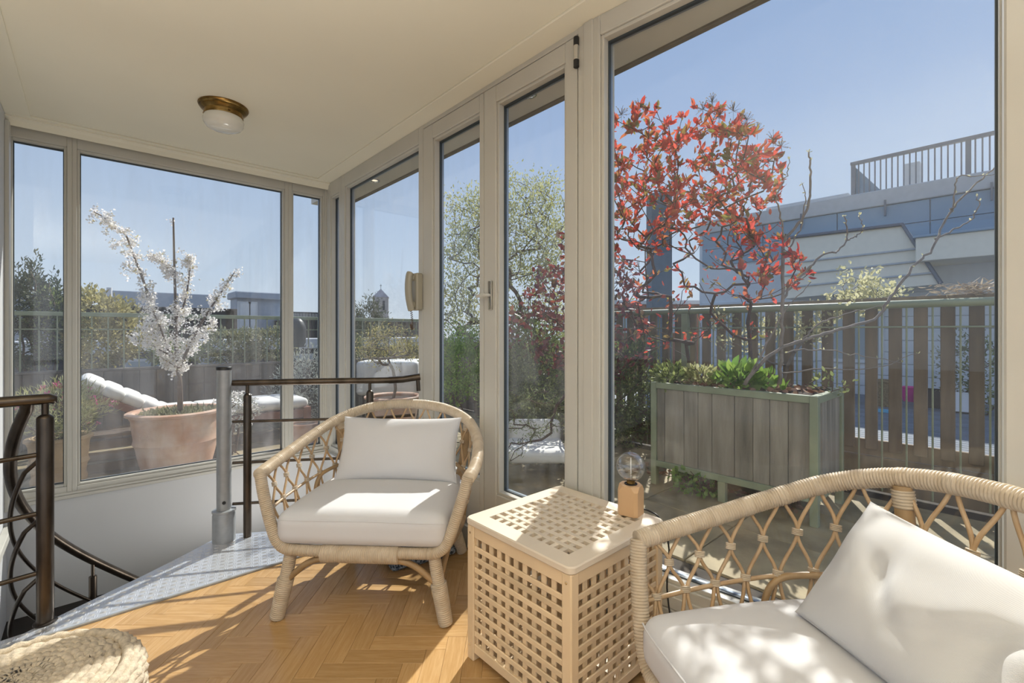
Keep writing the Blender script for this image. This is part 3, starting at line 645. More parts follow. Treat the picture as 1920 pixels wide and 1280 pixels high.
RAIL = [(-.43, .02, .575), (-.440, .12, .585), (-.436, .26, .607), (-.408, .43, .648), (-.335, .575, .703), (-.19, .652, .750), (0, .675, .766)]
RAIL = RAIL + [(-a, b, c) for a, b, c in RAIL[-2::-1]]
MID = [(-.395, .02, .425), (-.402, .2, .437), (-.372, .41, .458), (-.285, .545, .482), (-.13, .60, .497), (0, .612, .50)]
MID = MID + [(-a, b, c) for a, b, c in MID[-2::-1]]
RING = [(-.333, .0, .288), (-.352, .2, .285), (-.345, .40, .28), (-.275, .55, .275), (-.12, .60, .275), (0, .605, .275)]
RING = RING + [(-a, b, c) for a, b, c in RING[-2::-1]]
def armchair(label, org, yaw_dir, dz, post=(.345, .578)):
    """origin between the front feet; yaw_dir = direction from front to back"""
    ey = Vector((yaw_dir[0], yaw_dir[1], 0)).normalized(); ex = Vector((ey.y, -ey.x, 0)); org = Vector(org)
    def Lc(p): return org + ex * p[0] + ey * p[1] + Vector((0, 0, p[2] + (dz * max(0, p[1]) / .66 if p[2] > .38 else 0) * min(1, (p[2] - .38) / .2 if p[2] > .38 else 0)))
    r = thing('rattan_armchair', label, 'armchair', org)
    T = resample([Lc(p) for p in catmull(RAIL, 120)], 240); Mi = resample([Lc(p) for p in catmull(MID, 120)], 240); R_ = resample([Lc(p) for p in catmull(RING, 120)], 240)
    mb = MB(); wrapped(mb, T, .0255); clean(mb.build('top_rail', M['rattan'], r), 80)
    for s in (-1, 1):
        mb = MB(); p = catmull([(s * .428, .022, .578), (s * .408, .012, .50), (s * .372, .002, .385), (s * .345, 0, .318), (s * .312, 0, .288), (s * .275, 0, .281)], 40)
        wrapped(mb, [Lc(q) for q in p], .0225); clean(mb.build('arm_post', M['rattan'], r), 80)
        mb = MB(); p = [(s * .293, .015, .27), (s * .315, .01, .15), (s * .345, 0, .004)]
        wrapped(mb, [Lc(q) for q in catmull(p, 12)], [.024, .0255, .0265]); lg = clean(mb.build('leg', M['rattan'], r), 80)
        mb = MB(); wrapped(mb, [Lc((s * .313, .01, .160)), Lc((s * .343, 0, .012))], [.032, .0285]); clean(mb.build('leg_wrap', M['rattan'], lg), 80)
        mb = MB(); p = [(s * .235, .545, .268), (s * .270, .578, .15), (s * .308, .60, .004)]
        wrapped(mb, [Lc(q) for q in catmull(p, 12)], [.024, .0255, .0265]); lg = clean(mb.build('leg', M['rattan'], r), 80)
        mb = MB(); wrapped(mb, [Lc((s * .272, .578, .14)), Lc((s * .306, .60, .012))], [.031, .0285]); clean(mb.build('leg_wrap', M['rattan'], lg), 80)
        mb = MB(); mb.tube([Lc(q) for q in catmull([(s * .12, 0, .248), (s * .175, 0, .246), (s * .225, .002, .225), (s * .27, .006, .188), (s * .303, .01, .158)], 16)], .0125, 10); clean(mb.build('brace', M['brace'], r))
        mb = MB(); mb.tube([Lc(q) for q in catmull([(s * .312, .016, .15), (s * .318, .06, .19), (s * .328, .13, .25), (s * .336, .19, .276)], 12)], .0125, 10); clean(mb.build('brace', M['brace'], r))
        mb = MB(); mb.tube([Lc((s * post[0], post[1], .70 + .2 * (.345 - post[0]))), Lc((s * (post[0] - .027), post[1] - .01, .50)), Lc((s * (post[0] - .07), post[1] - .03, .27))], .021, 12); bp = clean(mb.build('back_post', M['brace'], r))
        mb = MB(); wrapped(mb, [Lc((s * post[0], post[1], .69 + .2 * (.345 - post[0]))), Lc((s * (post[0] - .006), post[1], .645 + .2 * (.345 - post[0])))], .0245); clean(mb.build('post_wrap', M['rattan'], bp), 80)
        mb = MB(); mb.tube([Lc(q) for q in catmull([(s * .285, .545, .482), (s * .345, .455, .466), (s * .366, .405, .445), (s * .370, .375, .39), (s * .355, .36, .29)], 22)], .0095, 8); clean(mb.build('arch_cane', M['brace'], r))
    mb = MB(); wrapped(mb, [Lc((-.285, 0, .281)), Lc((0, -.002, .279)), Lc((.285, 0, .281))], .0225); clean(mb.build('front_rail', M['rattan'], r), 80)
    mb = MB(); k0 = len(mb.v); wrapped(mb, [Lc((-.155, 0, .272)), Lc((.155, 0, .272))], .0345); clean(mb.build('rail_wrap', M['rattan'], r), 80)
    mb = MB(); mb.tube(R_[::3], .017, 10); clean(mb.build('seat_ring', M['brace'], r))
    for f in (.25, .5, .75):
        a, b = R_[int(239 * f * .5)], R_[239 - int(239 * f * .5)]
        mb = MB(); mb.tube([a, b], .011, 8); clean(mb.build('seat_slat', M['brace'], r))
    mb = MB(); mb.tube(Mi[::2], .0065, 8); clean(mb.build('mid_rail', M['cane'], r))
    N = 18; ds = 1.0 / (N + .9)
    def at(A, s): s = max(0, min(1, s)) * 239; i = min(int(s), 238); return Vector(A[i]) * (1 - (s - i)) + Vector(A[i + 1]) * (s - i)
    knots = set()
    for k in range(N + 1):
        s0 = (k + .45) * ds
        for sg in (-1, 1):
            if (k == 0 and sg < 0) or (k == N and sg > 0):
                pass
            amp = .5 * ds * .90; P = []
            for q in range(19):
                v = q / 18; s = s0 + sg * (amp * (1 - math.cos(2 * PI * v)) / 2 + .05 * ds)
                P.append(at(T, s) * (1 - v) + at(Mi, s) * v)
            mb = MB(); mb.tube(P, .0052, 7, caps=False); mb.build('cane', M['cane'], r, True)
            P = []
            for q in range(11):
                v = q / 10; s = s0 + sg * (amp * (1 - math.cos(PI * v)) / 2 + .05 * ds)
                P.append(at(Mi, s) * (1 - v) + at(R_, s) * v)
            mb = MB(); mb.tube(P, .0052, 6, caps=False); mb.build('cane', M['cane'], r, True)
        for (A, B, v, s) in ((T, Mi, .5, s0 + .5 * ds), (T, Mi, .97, s0)):
            if s > .99: continue
            c = at(A, s) * (1 - v) + at(B, s) * v; up = (at(A, s) - at(B, s)).normalized(); tg = (at(A, min(1, s + .01)) - at(A, max(0, s - .01))).normalized()
            out = up.cross(tg).normalized(); tg = out.cross(up).normalized()
            bb = MB()
            for z in (-.0066, -.0022, .0022, .0066):
                ringp = [c + up * z + tg * (.0128 * math.cos(a * PI / 5)) + out * (.0075 * math.sin(a * PI / 5)) for a in range(10)]
                bb.tube(ringp, .0024, 5, closed=True)
            bb.build('binding', M['rattan'], r, True)
        c = at(T, s0); bb = MB(); tg = (at(T, min(1, s0 + .01)) - at(T, max(0, s0 - .01))).normalized()
        wrapped(bb, [c - tg * .012, c + tg * .012], .0262); clean(bb.build('binding', M['rattan'], r), 80)
    return r, Lc, ex, ey
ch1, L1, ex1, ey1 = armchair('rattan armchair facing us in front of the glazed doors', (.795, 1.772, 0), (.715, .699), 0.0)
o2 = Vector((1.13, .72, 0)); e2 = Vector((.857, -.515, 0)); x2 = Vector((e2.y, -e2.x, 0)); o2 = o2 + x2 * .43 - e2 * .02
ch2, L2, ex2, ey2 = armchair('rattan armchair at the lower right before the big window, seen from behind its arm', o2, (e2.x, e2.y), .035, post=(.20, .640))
Z3 = Vector((0, 0, 1))
def place(mb, c, u, v, w):
    Mx = Matrix((( u[0], v[0], w[0], c[0]), (u[1], v[1], w[1], c[1]), (u[2], v[2], w[2], c[2]), (0, 0, 0, 1))); return mb.xf(Mx)
def seat_cushion(Lc, ex, ey, label, mat):
    c = Lc((0, 0, 0)) + ey * .275
    t = thing('seat_cushion', label, 'cushion', Vector((c.x, c.y, .29)), 'white seat cushions')
    mb = roundbox(.70, .595, .135, .05, 12, crown=.022)
    for i, v in enumerate(mb.v):
        k = 1 - .10 * max(0, (v[1] + .1) / .4) ** 2; mb.v[i] = (v[0] * k, v[1], v[2])
    place(mb, c + Vector((0, 0, .366)), ex, ey, Z3); weld(mb.build('cover', mat, t))
    # piping round the front edge and a folded care label
    pts = []
    for q in range(41):
        u = -1 + q / 20; pts.append(c + ex * (.338 * u) + ey * (-.2965 + .010 * u ** 8) + Vector((0, 0, .405 + .004 * (1 - u * u))))
    mb = MB(); mb.tube(pts, .0022, 6); clean(mb.build('piping', mat, t))
    return t, c
c1, _ = seat_cushion(L1, ex1, ey1, 'white seat cushion on the armchair facing us', M['linen'])
c2, cc2 = seat_cushion(L2, ex2, ey2, 'white seat cushion in the lower right armchair', M['linen'])
pt = cc2 + ex2 * .02 - ey2 * .03 + Vector((0, 0, .447))
mb = MB(); mb.obox(pt - ex2 * .25 + ey2 * .24, (.045, .006, .012), (ex2, ey2, Z3), .003)
def back_pillow(Lc, ex, ey, cb, w, h, t, lean, label, mat, seed, wr, fold=0.0, tilt=0.0, n=44):
    th = thing('back_pillow', label, 'pillow', cb, 'white back pillows')
    v = (ey * math.sin(lean) + Z3 * math.cos(lean)).normalized(); u = ex.copy(); w_ = u.cross(v).normalized()
    R2 = Matrix.Rotation(tilt, 3, w_); u = R2 @ u; v = R2 @ v
    mb = pillow(w, h, t, n, seed, wr, fold)
    c = Vector(cb) + v * (h / 2)
    place(mb, c, u, v, w_ if w_.dot(-ey) > 0 else -w_)
    weld(mb.build('cover', mat, th))
    pts = []
    for q in range(80):
        a = q / 80 * 4; k = int(a); f = a - k; s1 = -1 + 2 * f
        uu, vv = [(s1, -1), (1, s1), (-s1, 1), (-1, -s1)][k]
        pts.append(c + u * (w / 2 * uu * (1 - .055 * (1 - vv * vv) ** .8)) + v * (h / 2 * vv * (1 - .075 * (1 - uu * uu) ** .8)))
    mb = MB(); mb.tube(pts, .0022, 5, closed=True); mb.build('seam', mat, th, True)
    return th
back_pillow(L1, ex1, ey1, L1((.02, .375, 0)) + Vector((0, 0, .437)), .60, .315, .15, .42, 'smooth white pillow leaning in the armchair facing us', M['linen'], 4, .0035)
back_pillow(L2, ex2, ey2, L2((.080, .335, 0)) + Vector((0, 0, .440)), .62, .335, .19, .64, 'large creased white pillow in the lower right armchair', M['twill'], 9, .006, fold=.016, n=64, tilt=math.radians(-4))

# ------------------------------------------------------------------ slatted crate table
tx0, tx1, ty0, ty1, tzt = .985, 1.490, .838, 1.333, .50
tb = thing('crate_table', 'pale birch cube side table with square latticed sides and top', 'table', (tx0, ty0, 0))
pw = .036; i0, i1, j0, j1 = tx0 + .006, tx1 - .006, ty0 + .006, ty1 - .006
for x in (i0, i1 - pw):
    for y in (j0, j1 - pw):
        mb = MB(); mb.box(x, x + pw, y, y + pw, 0, tzt - .023, .004); lg = mb.build('leg', M['pine'], tb)
        for zz in (.055, .45):
            if x == i0:
                mb = MB(); mb.lathe([(.0045, 0), (.0045, .0012), (.002, .0014)], (0, 0, 0), 10); mb.xf(Matrix.Translation((x, y + pw / 2, zz)) @ Matrix.Rotation(-PI / 2, 4, 'Y')); mb.build('screw', M['chrome'], lg)
# side lattices
def side(p0, du, ln, nn, n=10, rows=11):
    du = Vector(du); nn = Vector(nn); ax = (du, nn, Z3); p0 = Vector(p0)
    def q(s0, s1, o0, o1, z0, z1, name, b=.002):
        m_ = MB(); m_.obox(p0 + du * ((s0 + s1) / 2) + nn * ((o0 + o1) / 2) + Z3 * ((z0 + z1) / 2), ((s1 - s0) / 2, (o1 - o0) / 2, (z1 - z0) / 2), ax, b); m_.build(name, M['pine'], tb)
    q(0, ln, -.020, -.004, .435, tzt - .023, 'top_rail'); q(0, ln, -.020, -.004, .030, .062, 'bottom_rail')
    pz = (.435 - .062) / 10.0; hs_ = pz * .52
    for k in range(9):
        z = .062 + pz * (k + 1); q(0, ln, -.011, -.004, z - (pz - hs_) / 2, z + (pz - hs_) / 2, 'slat')
    px_ = ln / n; hw = px_ * .50
    for k in range(n + 1):
        s = px_ * k; q(max(0, s - (px_ - hw) / 2), min(ln, s + (px_ - hw) / 2), -.019, -.0115, .055, .445, 'slat')
side((i0, j0 + pw, 0), (0, 1, 0), j1 - j0 - 2 * pw, (-1, 0, 0))
side((i0 + pw, j0, 0), (1, 0, 0), i1 - i0 - 2 * pw, (0, -1, 0))
side((i1, j0 + pw, 0), (0, 1, 0), j1 - j0 - 2 * pw, (1, 0, 0))
side((i0 + pw, j1, 0), (1, 0, 0), i1 - i0 - 2 * pw, (0, 1, 0))
# top frame with mitred look + lattice
fr = .062; zt0 = tzt - .023
def topbox(x0, x1, y0, y1, z0, z1, name, b=.003):
    m_ = MB(); m_.box(x0, x1, y0, y1, z0, z1, b); return m_.build(name, M['pine_top'], tb)
R0 = .02
def rounded(x0, x1, y0, y1, r, n=6):
    P = []
    for cx, cy, a0 in ((x1 - r, y0 + r, -PI / 2), (x1 - r, y1 - r, 0), (x0 + r, y1 - r, PI / 2), (x0 + r, y0 + r, PI)):
        for k in range(n + 1): P.append((cx + r * math.cos(a0 + PI / 2 * k / n), cy + r * math.sin(a0 + PI / 2 * k / n)))
    return P
outer = rounded(tx0, tx1, ty0, ty1, .022); inner = rounded(tx0 + fr, tx1 - fr, ty0 + fr, ty1 - fr, .001); n = len(outer)
mb = MB(); vs = [(p[0], p[1], zt0) for p in outer]
oi_ = [((p[0] - (tx0 + tx1) / 2) * .988 + (tx0 + tx1) / 2, (p[1] - (ty0 + ty1) / 2) * .988 + (ty0 + ty1) / 2) for p in outer]
rows_ = [[(p[0], p[1], zt0) for p in oi_], [(p[0], p[1], zt0 + .004) for p in outer], [(p[0], p[1], tzt - .004) for p in outer], [(p[0], p[1], tzt) for p in oi_], [(p[0], p[1], tzt) for p in inner], [(p[0], p[1], zt0) for p in inner]]
vs = [v for rr in rows_ for v in rr]; fs = []
for a in range(6):
    b = (a + 1) % 6
    for i in range(n): fs.append((a * n + i, a * n + (i + 1) % n, b * n + (i + 1) % n, b * n + i))
mb.add(vs, fs); clean(mb.build('top_frame', M['pine_top'], tb), 35)
lx, ly = (tx1 - tx0 - 2 * fr), (ty1 - ty0 - 2 * fr); nh = 10
for k in range(nh - 1):
    c = tx0 + fr + lx * (k + 1) / nh; w_ = lx / nh * .23; topbox(c - w_, c + w_, ty0 + fr, ty1 - fr, tzt - .0150, tzt - .0006, 'top_slat', .0012)
    c = ty0 + fr + ly * (k + 1) / nh; w_ = ly / nh * .23; topbox(tx0 + fr, tx1 - fr, c - w_, c + w_, tzt - .0155, tzt - .0022, 'top_slat', .0012)
mb = MB(); mb.box(i0 + .02, i1 - .02, j0 + .02, j1 - .02, .032, .045); mb.build('bottom_panel', M['pine'], tb)

# ------------------------------------------------------------------ bulb lamp
lc = Vector((1.450, .952, tzt))
bl = thing('bulb_lamp', 'small table lamp of a faceted beech block with a clear globe bulb', 'lamp', lc)
bm = bmesh.new(); bmesh.ops.create_cube(bm, size=1.0); h = .106
bm.transform(Matrix.Diagonal((.076, .076, h, 1)))
for k in range(4):
    a = PI / 4 + k * PI / 2; d = Vector((math.cos(a), math.sin(a), 0))
    for co, no in ((d * .0465, d), (Vector((0, 0, h / 2 - .012)) + d * .043, (d + Vector((0, 0, .55))).normalized())):
        rr = bmesh.ops.bisect_plane(bm, geom=bm.verts[:] + bm.edges[:] + bm.faces[:], plane_co=co, plane_no=no, clear_outer=True)
        bmesh.ops.edgeloop_fill(bm, edges=[x for x in rr['geom_cut'] if isinstance(x, bmesh.types.BMEdge)])
bm.transform(Matrix.Translation(lc + Vector((0, 0, h / 2))) @ Matrix.Rotation(math.radians(10), 4, 'Z'))
me = bpy.data.meshes.new('block'); bm.to_mesh(me); bm.free(); link('block', me, M['beech'], bl)
bz = lc + Vector((0, 0, h))
mb = MB(); mb.lathe([(.023, 0), (.023, .003), (.019, .004), (.017, -.004), (0, -.004)], bz, 28, cap=False); clean(mb.build('socket', M['black'], bl))
mb = MB(); mb.lathe([(.015, .0), (.0155, .008), (.0145, .010), (.0155, .012), (.014, .016)], bz, 20); clean(mb.build('screw_cap', M['brass'], bl))
R_b = .0515; pr = [(.014, .010), (.016, .014)] + [(R_b * math.sin(a), .064 - R_b * math.cos(a)) for a in np.linspace(.36, PI, 26)]
mb = MB(); mb.lathe(pr, bz, 40, cap=False); mb.build('bulb', M['bulb'], bl, True)
M['stem'] = pmat('glass_stem', (.75, .75, .72), .2)
mb = MB(); mb.tube([bz + Vector((0, 0, .012)), bz + Vector((0, 0, .095))], [.0035, .0018], 8); fil = mb.build('filament_stem', M['stem'], bl, True)
mb = MB(); pts = [bz + Vector((.022 * math.cos(a) * (1 if i % 2 else .45), .022 * math.sin(a) * (1 if i % 2 else .45), .042 + .004 * math.sin(3 * a))) for i, a in enumerate(np.linspace(0, 2 * PI, 17))]
mb.tube(pts, .0007, 5); mb.build('filament', M['brass'], fil, True)
cpts = catmull([lc + Vector((.043, 0, .008)), lc + Vector((.058, -.04, .004)), Vector((1.497, .86, .49)), Vector((1.500, .83, .40)), Vector((1.497, .835, .25)), Vector((1.490, .80, .10)), Vector((1.47, .72, .006)), Vector((1.46, .55, .006))], 40)
mb = MB(); mb.tube(cpts, .0032, 6); mb.build('power_cord', M['black'], bl, True)

# ------------------------------------------------------------------ jute pouf, folded rug cushion
pc = Vector((-.14, 1.612, 0))
pf = thing('jute_pouf', 'round pouf of coiled natural jute rope at the lower left', 'pouf', pc)
rndp = random.Random(5)
def coil(R0_, z, rr, seg=64):
    mb_ = MB(); P = []
    n_ = seg * 2
    for q in range(n_):
        a = 2 * PI * q / n_; w = 1 + .0 ; P.append(pc + Vector((math.cos(a) * (R0_ + .0016 * math.sin(q * PI / 2)), math.sin(a) * (R0_ + .0016 * math.sin(q * PI / 2 + 1)), z + .0012 * math.sin(q * PI / 2 + 2))))
    rad = [rr * (1.06 + .20 * math.sin(q * PI / 2)) for q in range(n_)]
    mb_.tube(P, rad, 7, closed=True); return mb_
prof = []
rr = .0125
for k in range(11): prof.append((.009 + k * .0182, .328 - .0012 * max(0, k - 6) ** 2))
cR = .205
for k in range(1, 5):
    a = k * PI / 2 / 4.2; prof.append((.196 + .045 * math.sin(a), .273 + .045 * math.cos(a)))
for k in range(12): prof.append((.2405 + .004 * math.sin(k / 11 * PI), .266 - .0205 * (k + 1)))
for R0_, z in prof:
    mb = coil(max(.014, R0_), z - .012, rr); mb.build('coil', M['jute'], pf, True)
mb = MB(); mb.lathe([(0, .004), (.22, .004), (.232, .05), (.232, .2), (.19, .308), (0, .318)], pc, 32, cap=False); mb.build('core', M['jute'], pf, True)

rg = thing('folded_rug', 'blue grey braided rug folded in a stack on the floor behind the chair', 'rug', (1.25, 2.2, 0))
def slabz(c, w, d, h, ang, tilt, name):
    mb_ = roundbox(w, d, h, h * .48, 8)
    for i, v in enumerate(mb_.v):
        mb_.v[i] = (v[0], v[1], v[2] + .004 * math.sin(v[1] * 40) + .003 * math.sin(v[0] * 55))
    mb_.xf(Matrix.Translation(c) @ Matrix.Rotation(ang, 4, 'Z') @ Matrix.Rotation(tilt, 4, 'X')); weld(mb_.build(name, M['braid'], rg))
for k, (cx_, cy_, w_, d_, an) in enumerate(((1.272, 2.198, .345, .41, -10.6), (1.278, 2.206, .335, .395, -9.5), (1.288, 2.216, .315, .38, -11.5), (1.296, 2.228, .30, .36, -8))):
    slabz((cx_, cy_, .026 + .045 * k), w_, d_, .046, math.radians(an), 0, 'layer')
# ------------------------------------------------------------------ plants
RNG = np.random.default_rng(11)
LM = {}
LM['red'] = leafmat('photinia_leaf', [(0, (.55, .05, .03)), (.35, (.72, .10, .07)), (.6, (.60, .16, .06)), (.72, (.30, .17, .05)), (.85, (.24, .24, .05)), (1, (.70, .08, .08))], .62)
LM['purple'] = leafmat('purple_leaf', [(0, (.16, .03, .03)), (.4, (.28, .05, .05)), (.65, (.11, .045, .03)), (.8, (.15, .12, .05)), (1, (.42, .07, .05))], .5, gloss=.10)
LM['lime'] = leafmat('spring_leaf', [(0, (.32, .33, .13)), (.5, (.46, .46, .20)), (1, (.56, .55, .32))], .5)  # paled in the colour to suggest backlit haze
LM['olive'] = leafmat('olive_leaf', [(0, (.16, .17, .07)), (.5, (.24, .24, .12)), (1, (.38, .37, .22))], .4, gloss=.08)
LM['green'] = leafmat('green_leaf', [(0, (.10, .13, .04)), (.5, (.20, .25, .07)), (1, (.36, .40, .14))], .45, gloss=.08)
LM['bright'] = leafmat('bright_leaf', [(0, (.16, .30, .05)), (1, (.34, .48, .10))], .5)
LM['dark'] = leafmat('conifer_leaf', [(0, (.055, .075, .045)), (.6, (.10, .125, .07)), (1, (.19, .20, .12))], .3)
LM['gold'] = leafmat('golden_leaf', [(0, (.30, .26, .08)), (.5, (.44, .38, .14)), (1, (.58, .52, .26))], .45)
LM['silver'] = leafmat('silver_leaf', [(0, (.34, .36, .32)), (1, (.58, .60, .54))], .3)
LM['white'] = leafmat('blossom', [(0, (.90, .85, .85)), (.5, (.94, .92, .91)), (.88, (.92, .89, .84)), (1, (.62, .55, .35))], .55)
LM['pink'] = leafmat('pink_petal', [(0, (.62, .06, .22)), (1, (.80, .22, .42))], .35)
LM['pale'] = leafmat('pale_new_leaf', [(0, (.55, .52, .26)), (1, (.74, .70, .44))], .5)
LM['dry'] = leafmat('dry_seed', [(0, (.36, .28, .20)), (1, (.60, .50, .38))], .3)
LM['debris'] = leafmat('fallen_leaf', [(0, (.20, .07, .04)), (1, (.45, .30, .20))], .2)

def unit(a): return a / np.maximum(np.linalg.norm(a, axis=-1, keepdims=True), 1e-9)
def leafarr(pos, dirs, L, wr=.42, fold=.18, rng=RNG):
    n = len(pos); dirs = unit(dirs); rv = unit(rng.normal(size=(n, 3))); side = unit(np.cross(dirs, rv)); nr = np.cross(side, dirs)
    L = np.broadcast_to(np.asarray(L, float), (n,))[:, None]; w = L * wr / 2
    curl = nr * L * rng.uniform(-.12, .12, (n, 1))
    b = pos; t = pos + dirs * L + curl; m1 = pos + dirs * L * .32; m2 = pos + dirs * L * .70 + curl * .3; up = nr * w * fold * 2
    V = np.stack([b, m1 + side * w + up, m2 + side * w * .8 + up, t, m2 - side * w * .8 + up, m1 - side * w + up], 1).reshape(-1, 3)
    base = np.arange(n)[:, None] * 6
    F = np.concatenate([base + np.array([[0, 1, 2, 3]]), base + np.array([[0, 3, 4, 5]])], 1).reshape(-1, 4)
    return V, F
def leafobj(name, pos, dirs, L, mt, parent, wr=.42, kind='stuff', fold=.18, label=None):
    V, F = leafarr(np.asarray(pos), np.asarray(dirs), L, wr, fold)
    me = bpy.data.meshes.new(name); me.vertices.add(len(V)); me.vertices.foreach_set('co', V.ravel())
    me.loops.add(F.size); me.loops.foreach_set('vertex_index', F.ravel()); me.polygons.add(len(F))
    me.polygons.foreach_set('loop_start', np.arange(len(F)) * 4); me.polygons.foreach_set('loop_total', np.full(len(F), 4)); me.update()
    return link(name, me, mt, parent, False, kind, label)
def skeleton(bases, tips, rng, kink=.05, r_tip=.0022, grow=.42, up=.5, r_max=.05):
    """joins every tip to the nearest lower point of the growing tree; returns polylines with radii"""
    nodes_ = [np.array(b, float) for b in bases]; par = [-1] * len(nodes_)
    root = nodes_[0]
    order = np.argsort([np.linalg.norm(t - root) for t in tips]); ends = []
    for ti in order:
        t = np.array(tips[ti], float); A = np.array(nodes_)
        d = np.linalg.norm(A - t, axis=1) + up * np.maximum(0, A[:, 2] - t[2] + .03) * 3
        i = int(np.argmin(d)); p = nodes_[i]; L = np.linalg.norm(t - p); k = max(2, int(L / .10)); last = i
        bow = rng.normal(size=3) * kink * L; bow[2] = -abs(bow[2]) * .6
        for q in range(1, k + 1):
            f = q / k; pt = p * (1 - f) + t * f + bow * math.sin(PI * f) + (rng.normal(size=3) * .006 * min(1, L * 3) if q < k else 0)
            nodes_.append(pt); par.append(last); last = len(nodes_) - 1
        ends.append(last)
    cnt = np.zeros(len(nodes_))
    for e_ in ends: cnt[e_] += 1
    for i in range(len(nodes_) - 1, -1, -1):
        if par[i] >= 0: cnt[par[i]] += cnt[i]
    rad = np.minimum(r_max, r_tip * np.maximum(1, cnt) ** grow)
    mb = MB(); used = set(); kids = {}
    for i, p in enumerate(par):
        if p >= 0: kids.setdefault(p, []).append(i)
    for i in range(len(nodes_)):
        if par[i] >= 0 and (len(kids.get(par[i], [])) == 1 and par[i] >= len(bases)): continue
        for c in ([i] if par[i] >= 0 else []):
            line = [par[c], c]
            while len(kids.get(line[-1], [])) == 1: line.append(kids[line[-1]][0])
            rr = [rad[j] for j in line]; rr[0] = rr[1]
            mb.tube([nodes_[j] for j in line], rr, 6 if rr[0] > .008 else 4, caps=False)
    return mb, np.array([nodes_[e_] for e_ in ends]), np.array([nodes_[e_] - nodes_[par[e_]] for e_ in ends]), np.array(nodes_), rad
def inpoly(P, n, rng):
    P = np.array(P, float); lo, hi = P.min(0), P.max(0); out = []
    while len(out) < n:
        x, y = rng.uniform(lo, hi); c = False; m = len(P)
        for i in range(m):
            x1, y1 = P[i]; x2, y2 = P[(i + 1) % m]
            if (y1 > y) != (y2 > y) and x < (x2 - x1) * (y - y1) / (y2 - y1) + x1: c = not c
        if c: out.append((x, y))
    return out
def tipsin(poly, n, d0, dd, rng): return [np.array(at_d(px, py, d0 + rng.normal() * dd)) for px, py in inpoly(poly, n, rng)]
def whorl(ends, dirs, k, rng, spread=.9, upb=.2, jit=.01):
    P = np.repeat(ends, k, 0) + rng.normal(size=(len(ends) * k, 3)) * jit
    D = unit(np.repeat(unit(dirs), k, 0) + rng.normal(size=(len(ends) * k, 3)) * spread + np.array([0, 0, upb])); return P, D
def bush(name, label, cat, c, rad, n, L, mt, wr=.45, group=None, bark='bark', seed=1, nstem=14, shell=.55, upb=.5, basez=None, clump=0.0, flowers=None):
    rng = np.random.default_rng(seed); c = np.array(c, float); rad = np.array(rad, float); bz_ = c[2] - rad[2] if basez is None else basez
    t = thing(name, label, cat, (c[0], c[1], bz_), group)
    d = unit(rng.normal(size=(n, 3))); rr = rng.uniform(shell, 1, (n, 1)) ** .6
    lump = 1 + .16 * np.sin(d[:, :1] * 5 + seed) + .14 * np.sin(d[:, 1:2] * 6 + 2 * seed) + .12 * np.sin(d[:, 2:] * 7 + 3 * seed)
    if clump:
        cc = unit(rng.normal(size=(40, 3))); d = unit(cc[rng.integers(0, 40, n)] + rng.normal(size=(n, 3)) * clump)
    P = c + d * rad * rr * lump; P[:, 2] = np.maximum(P[:, 2], bz_ + .01)
    leafobj('foliage', P, d + rng.normal(size=(n, 3)) * .7 + np.array([0, 0, upb]), L * rng.uniform(.6, 1.25, n), mt, t, wr)
    for k in range(0):
        pass
    tips_ = [c + unit(rng.normal(size=3) + np.array([0, 0, .6])) * rad * .85 for _ in range(nstem)]
    mb, *_ = skeleton([np.array([c[0], c[1], bz_])], tips_, rng, r_tip=.003); mb.build('stem', M[bark], t, True)
    if flowers:
        mt2, m_, L2_ = flowers; d = unit(rng.normal(size=(m_, 3)) + np.array([0, 0, .7])); P = c + d * rad * rng.uniform(.95, 1.15, (m_, 1))
        P = np.repeat(P, 7, 0) + rng.normal(size=(m_ * 7, 3)) * L2_ * .2
        leafobj('flower_head', P, rng.normal(size=(m_ * 7, 3)) + np.array([0, 0, .8]), L2_, mt2, t, .5)
    return t

# ------------------------------------------------------------------ terrace
te = struct('terrace', 'brown stone paved roof terrace around the sunroom', 'terrace')
mb = MB(); mb.box(XB + .11, 4.3, -1.6, 6.9, -.08, -.012); mb.box(-2.6, XB + .11, YA + .12, 6.9, -.08, -.012); mb.build('paving_bed', M['grout'], te)
TS = .60; tmb = MB(); tmb.obox((0, 0, -.012), (TS / 2 - .004, TS / 2 - .004, .012), None, .003)
tme = bpy.data.meshes.new('paving_tile'); tme.from_pydata(tmb.v, [], tmb.f); tme.update(); tme.materials.append(M['stone'])
rt_ = random.Random(3)
for i in range(-4, 5):
    for j in range(-3, 12):
        x = 1.93 + i * TS; y = .25 + j * TS
        if y > 6.9 or y < -1.5 or x > 4.2: continue
        if x - TS / 2 < XB + .12 and y - TS / 2 < YA + .125:
            continue
        o = bpy.data.objects.new('paving_tile', tme); COL.objects.link(o); o.parent = te
        o.location = (x, y, rt_.uniform(-.002, .001)); o.rotation_euler = (0, 0, rt_.choice((0, PI / 2, PI, -PI / 2)))
mb = MB(); mb.box(XB + .105, 1.66, -1.5, 4.4, -.06, -.004); mb.box(-2.5, XB + .12, YA + .12, 4.75, -.06, -.004); mb.build('edge_course', M['stone'], te)

gb = struct('ground', 'distant flat grey roofs far below the terrace', 'ground')
M['roofs'] = pmat('far_roofs', (.20, .18, .16), .9, var=.4, scale=.3)
mb = MB(); mb.box(-160, 200, -60, 260, -9.5, -9); mb.build('roofscape', M['roofs'], gb)

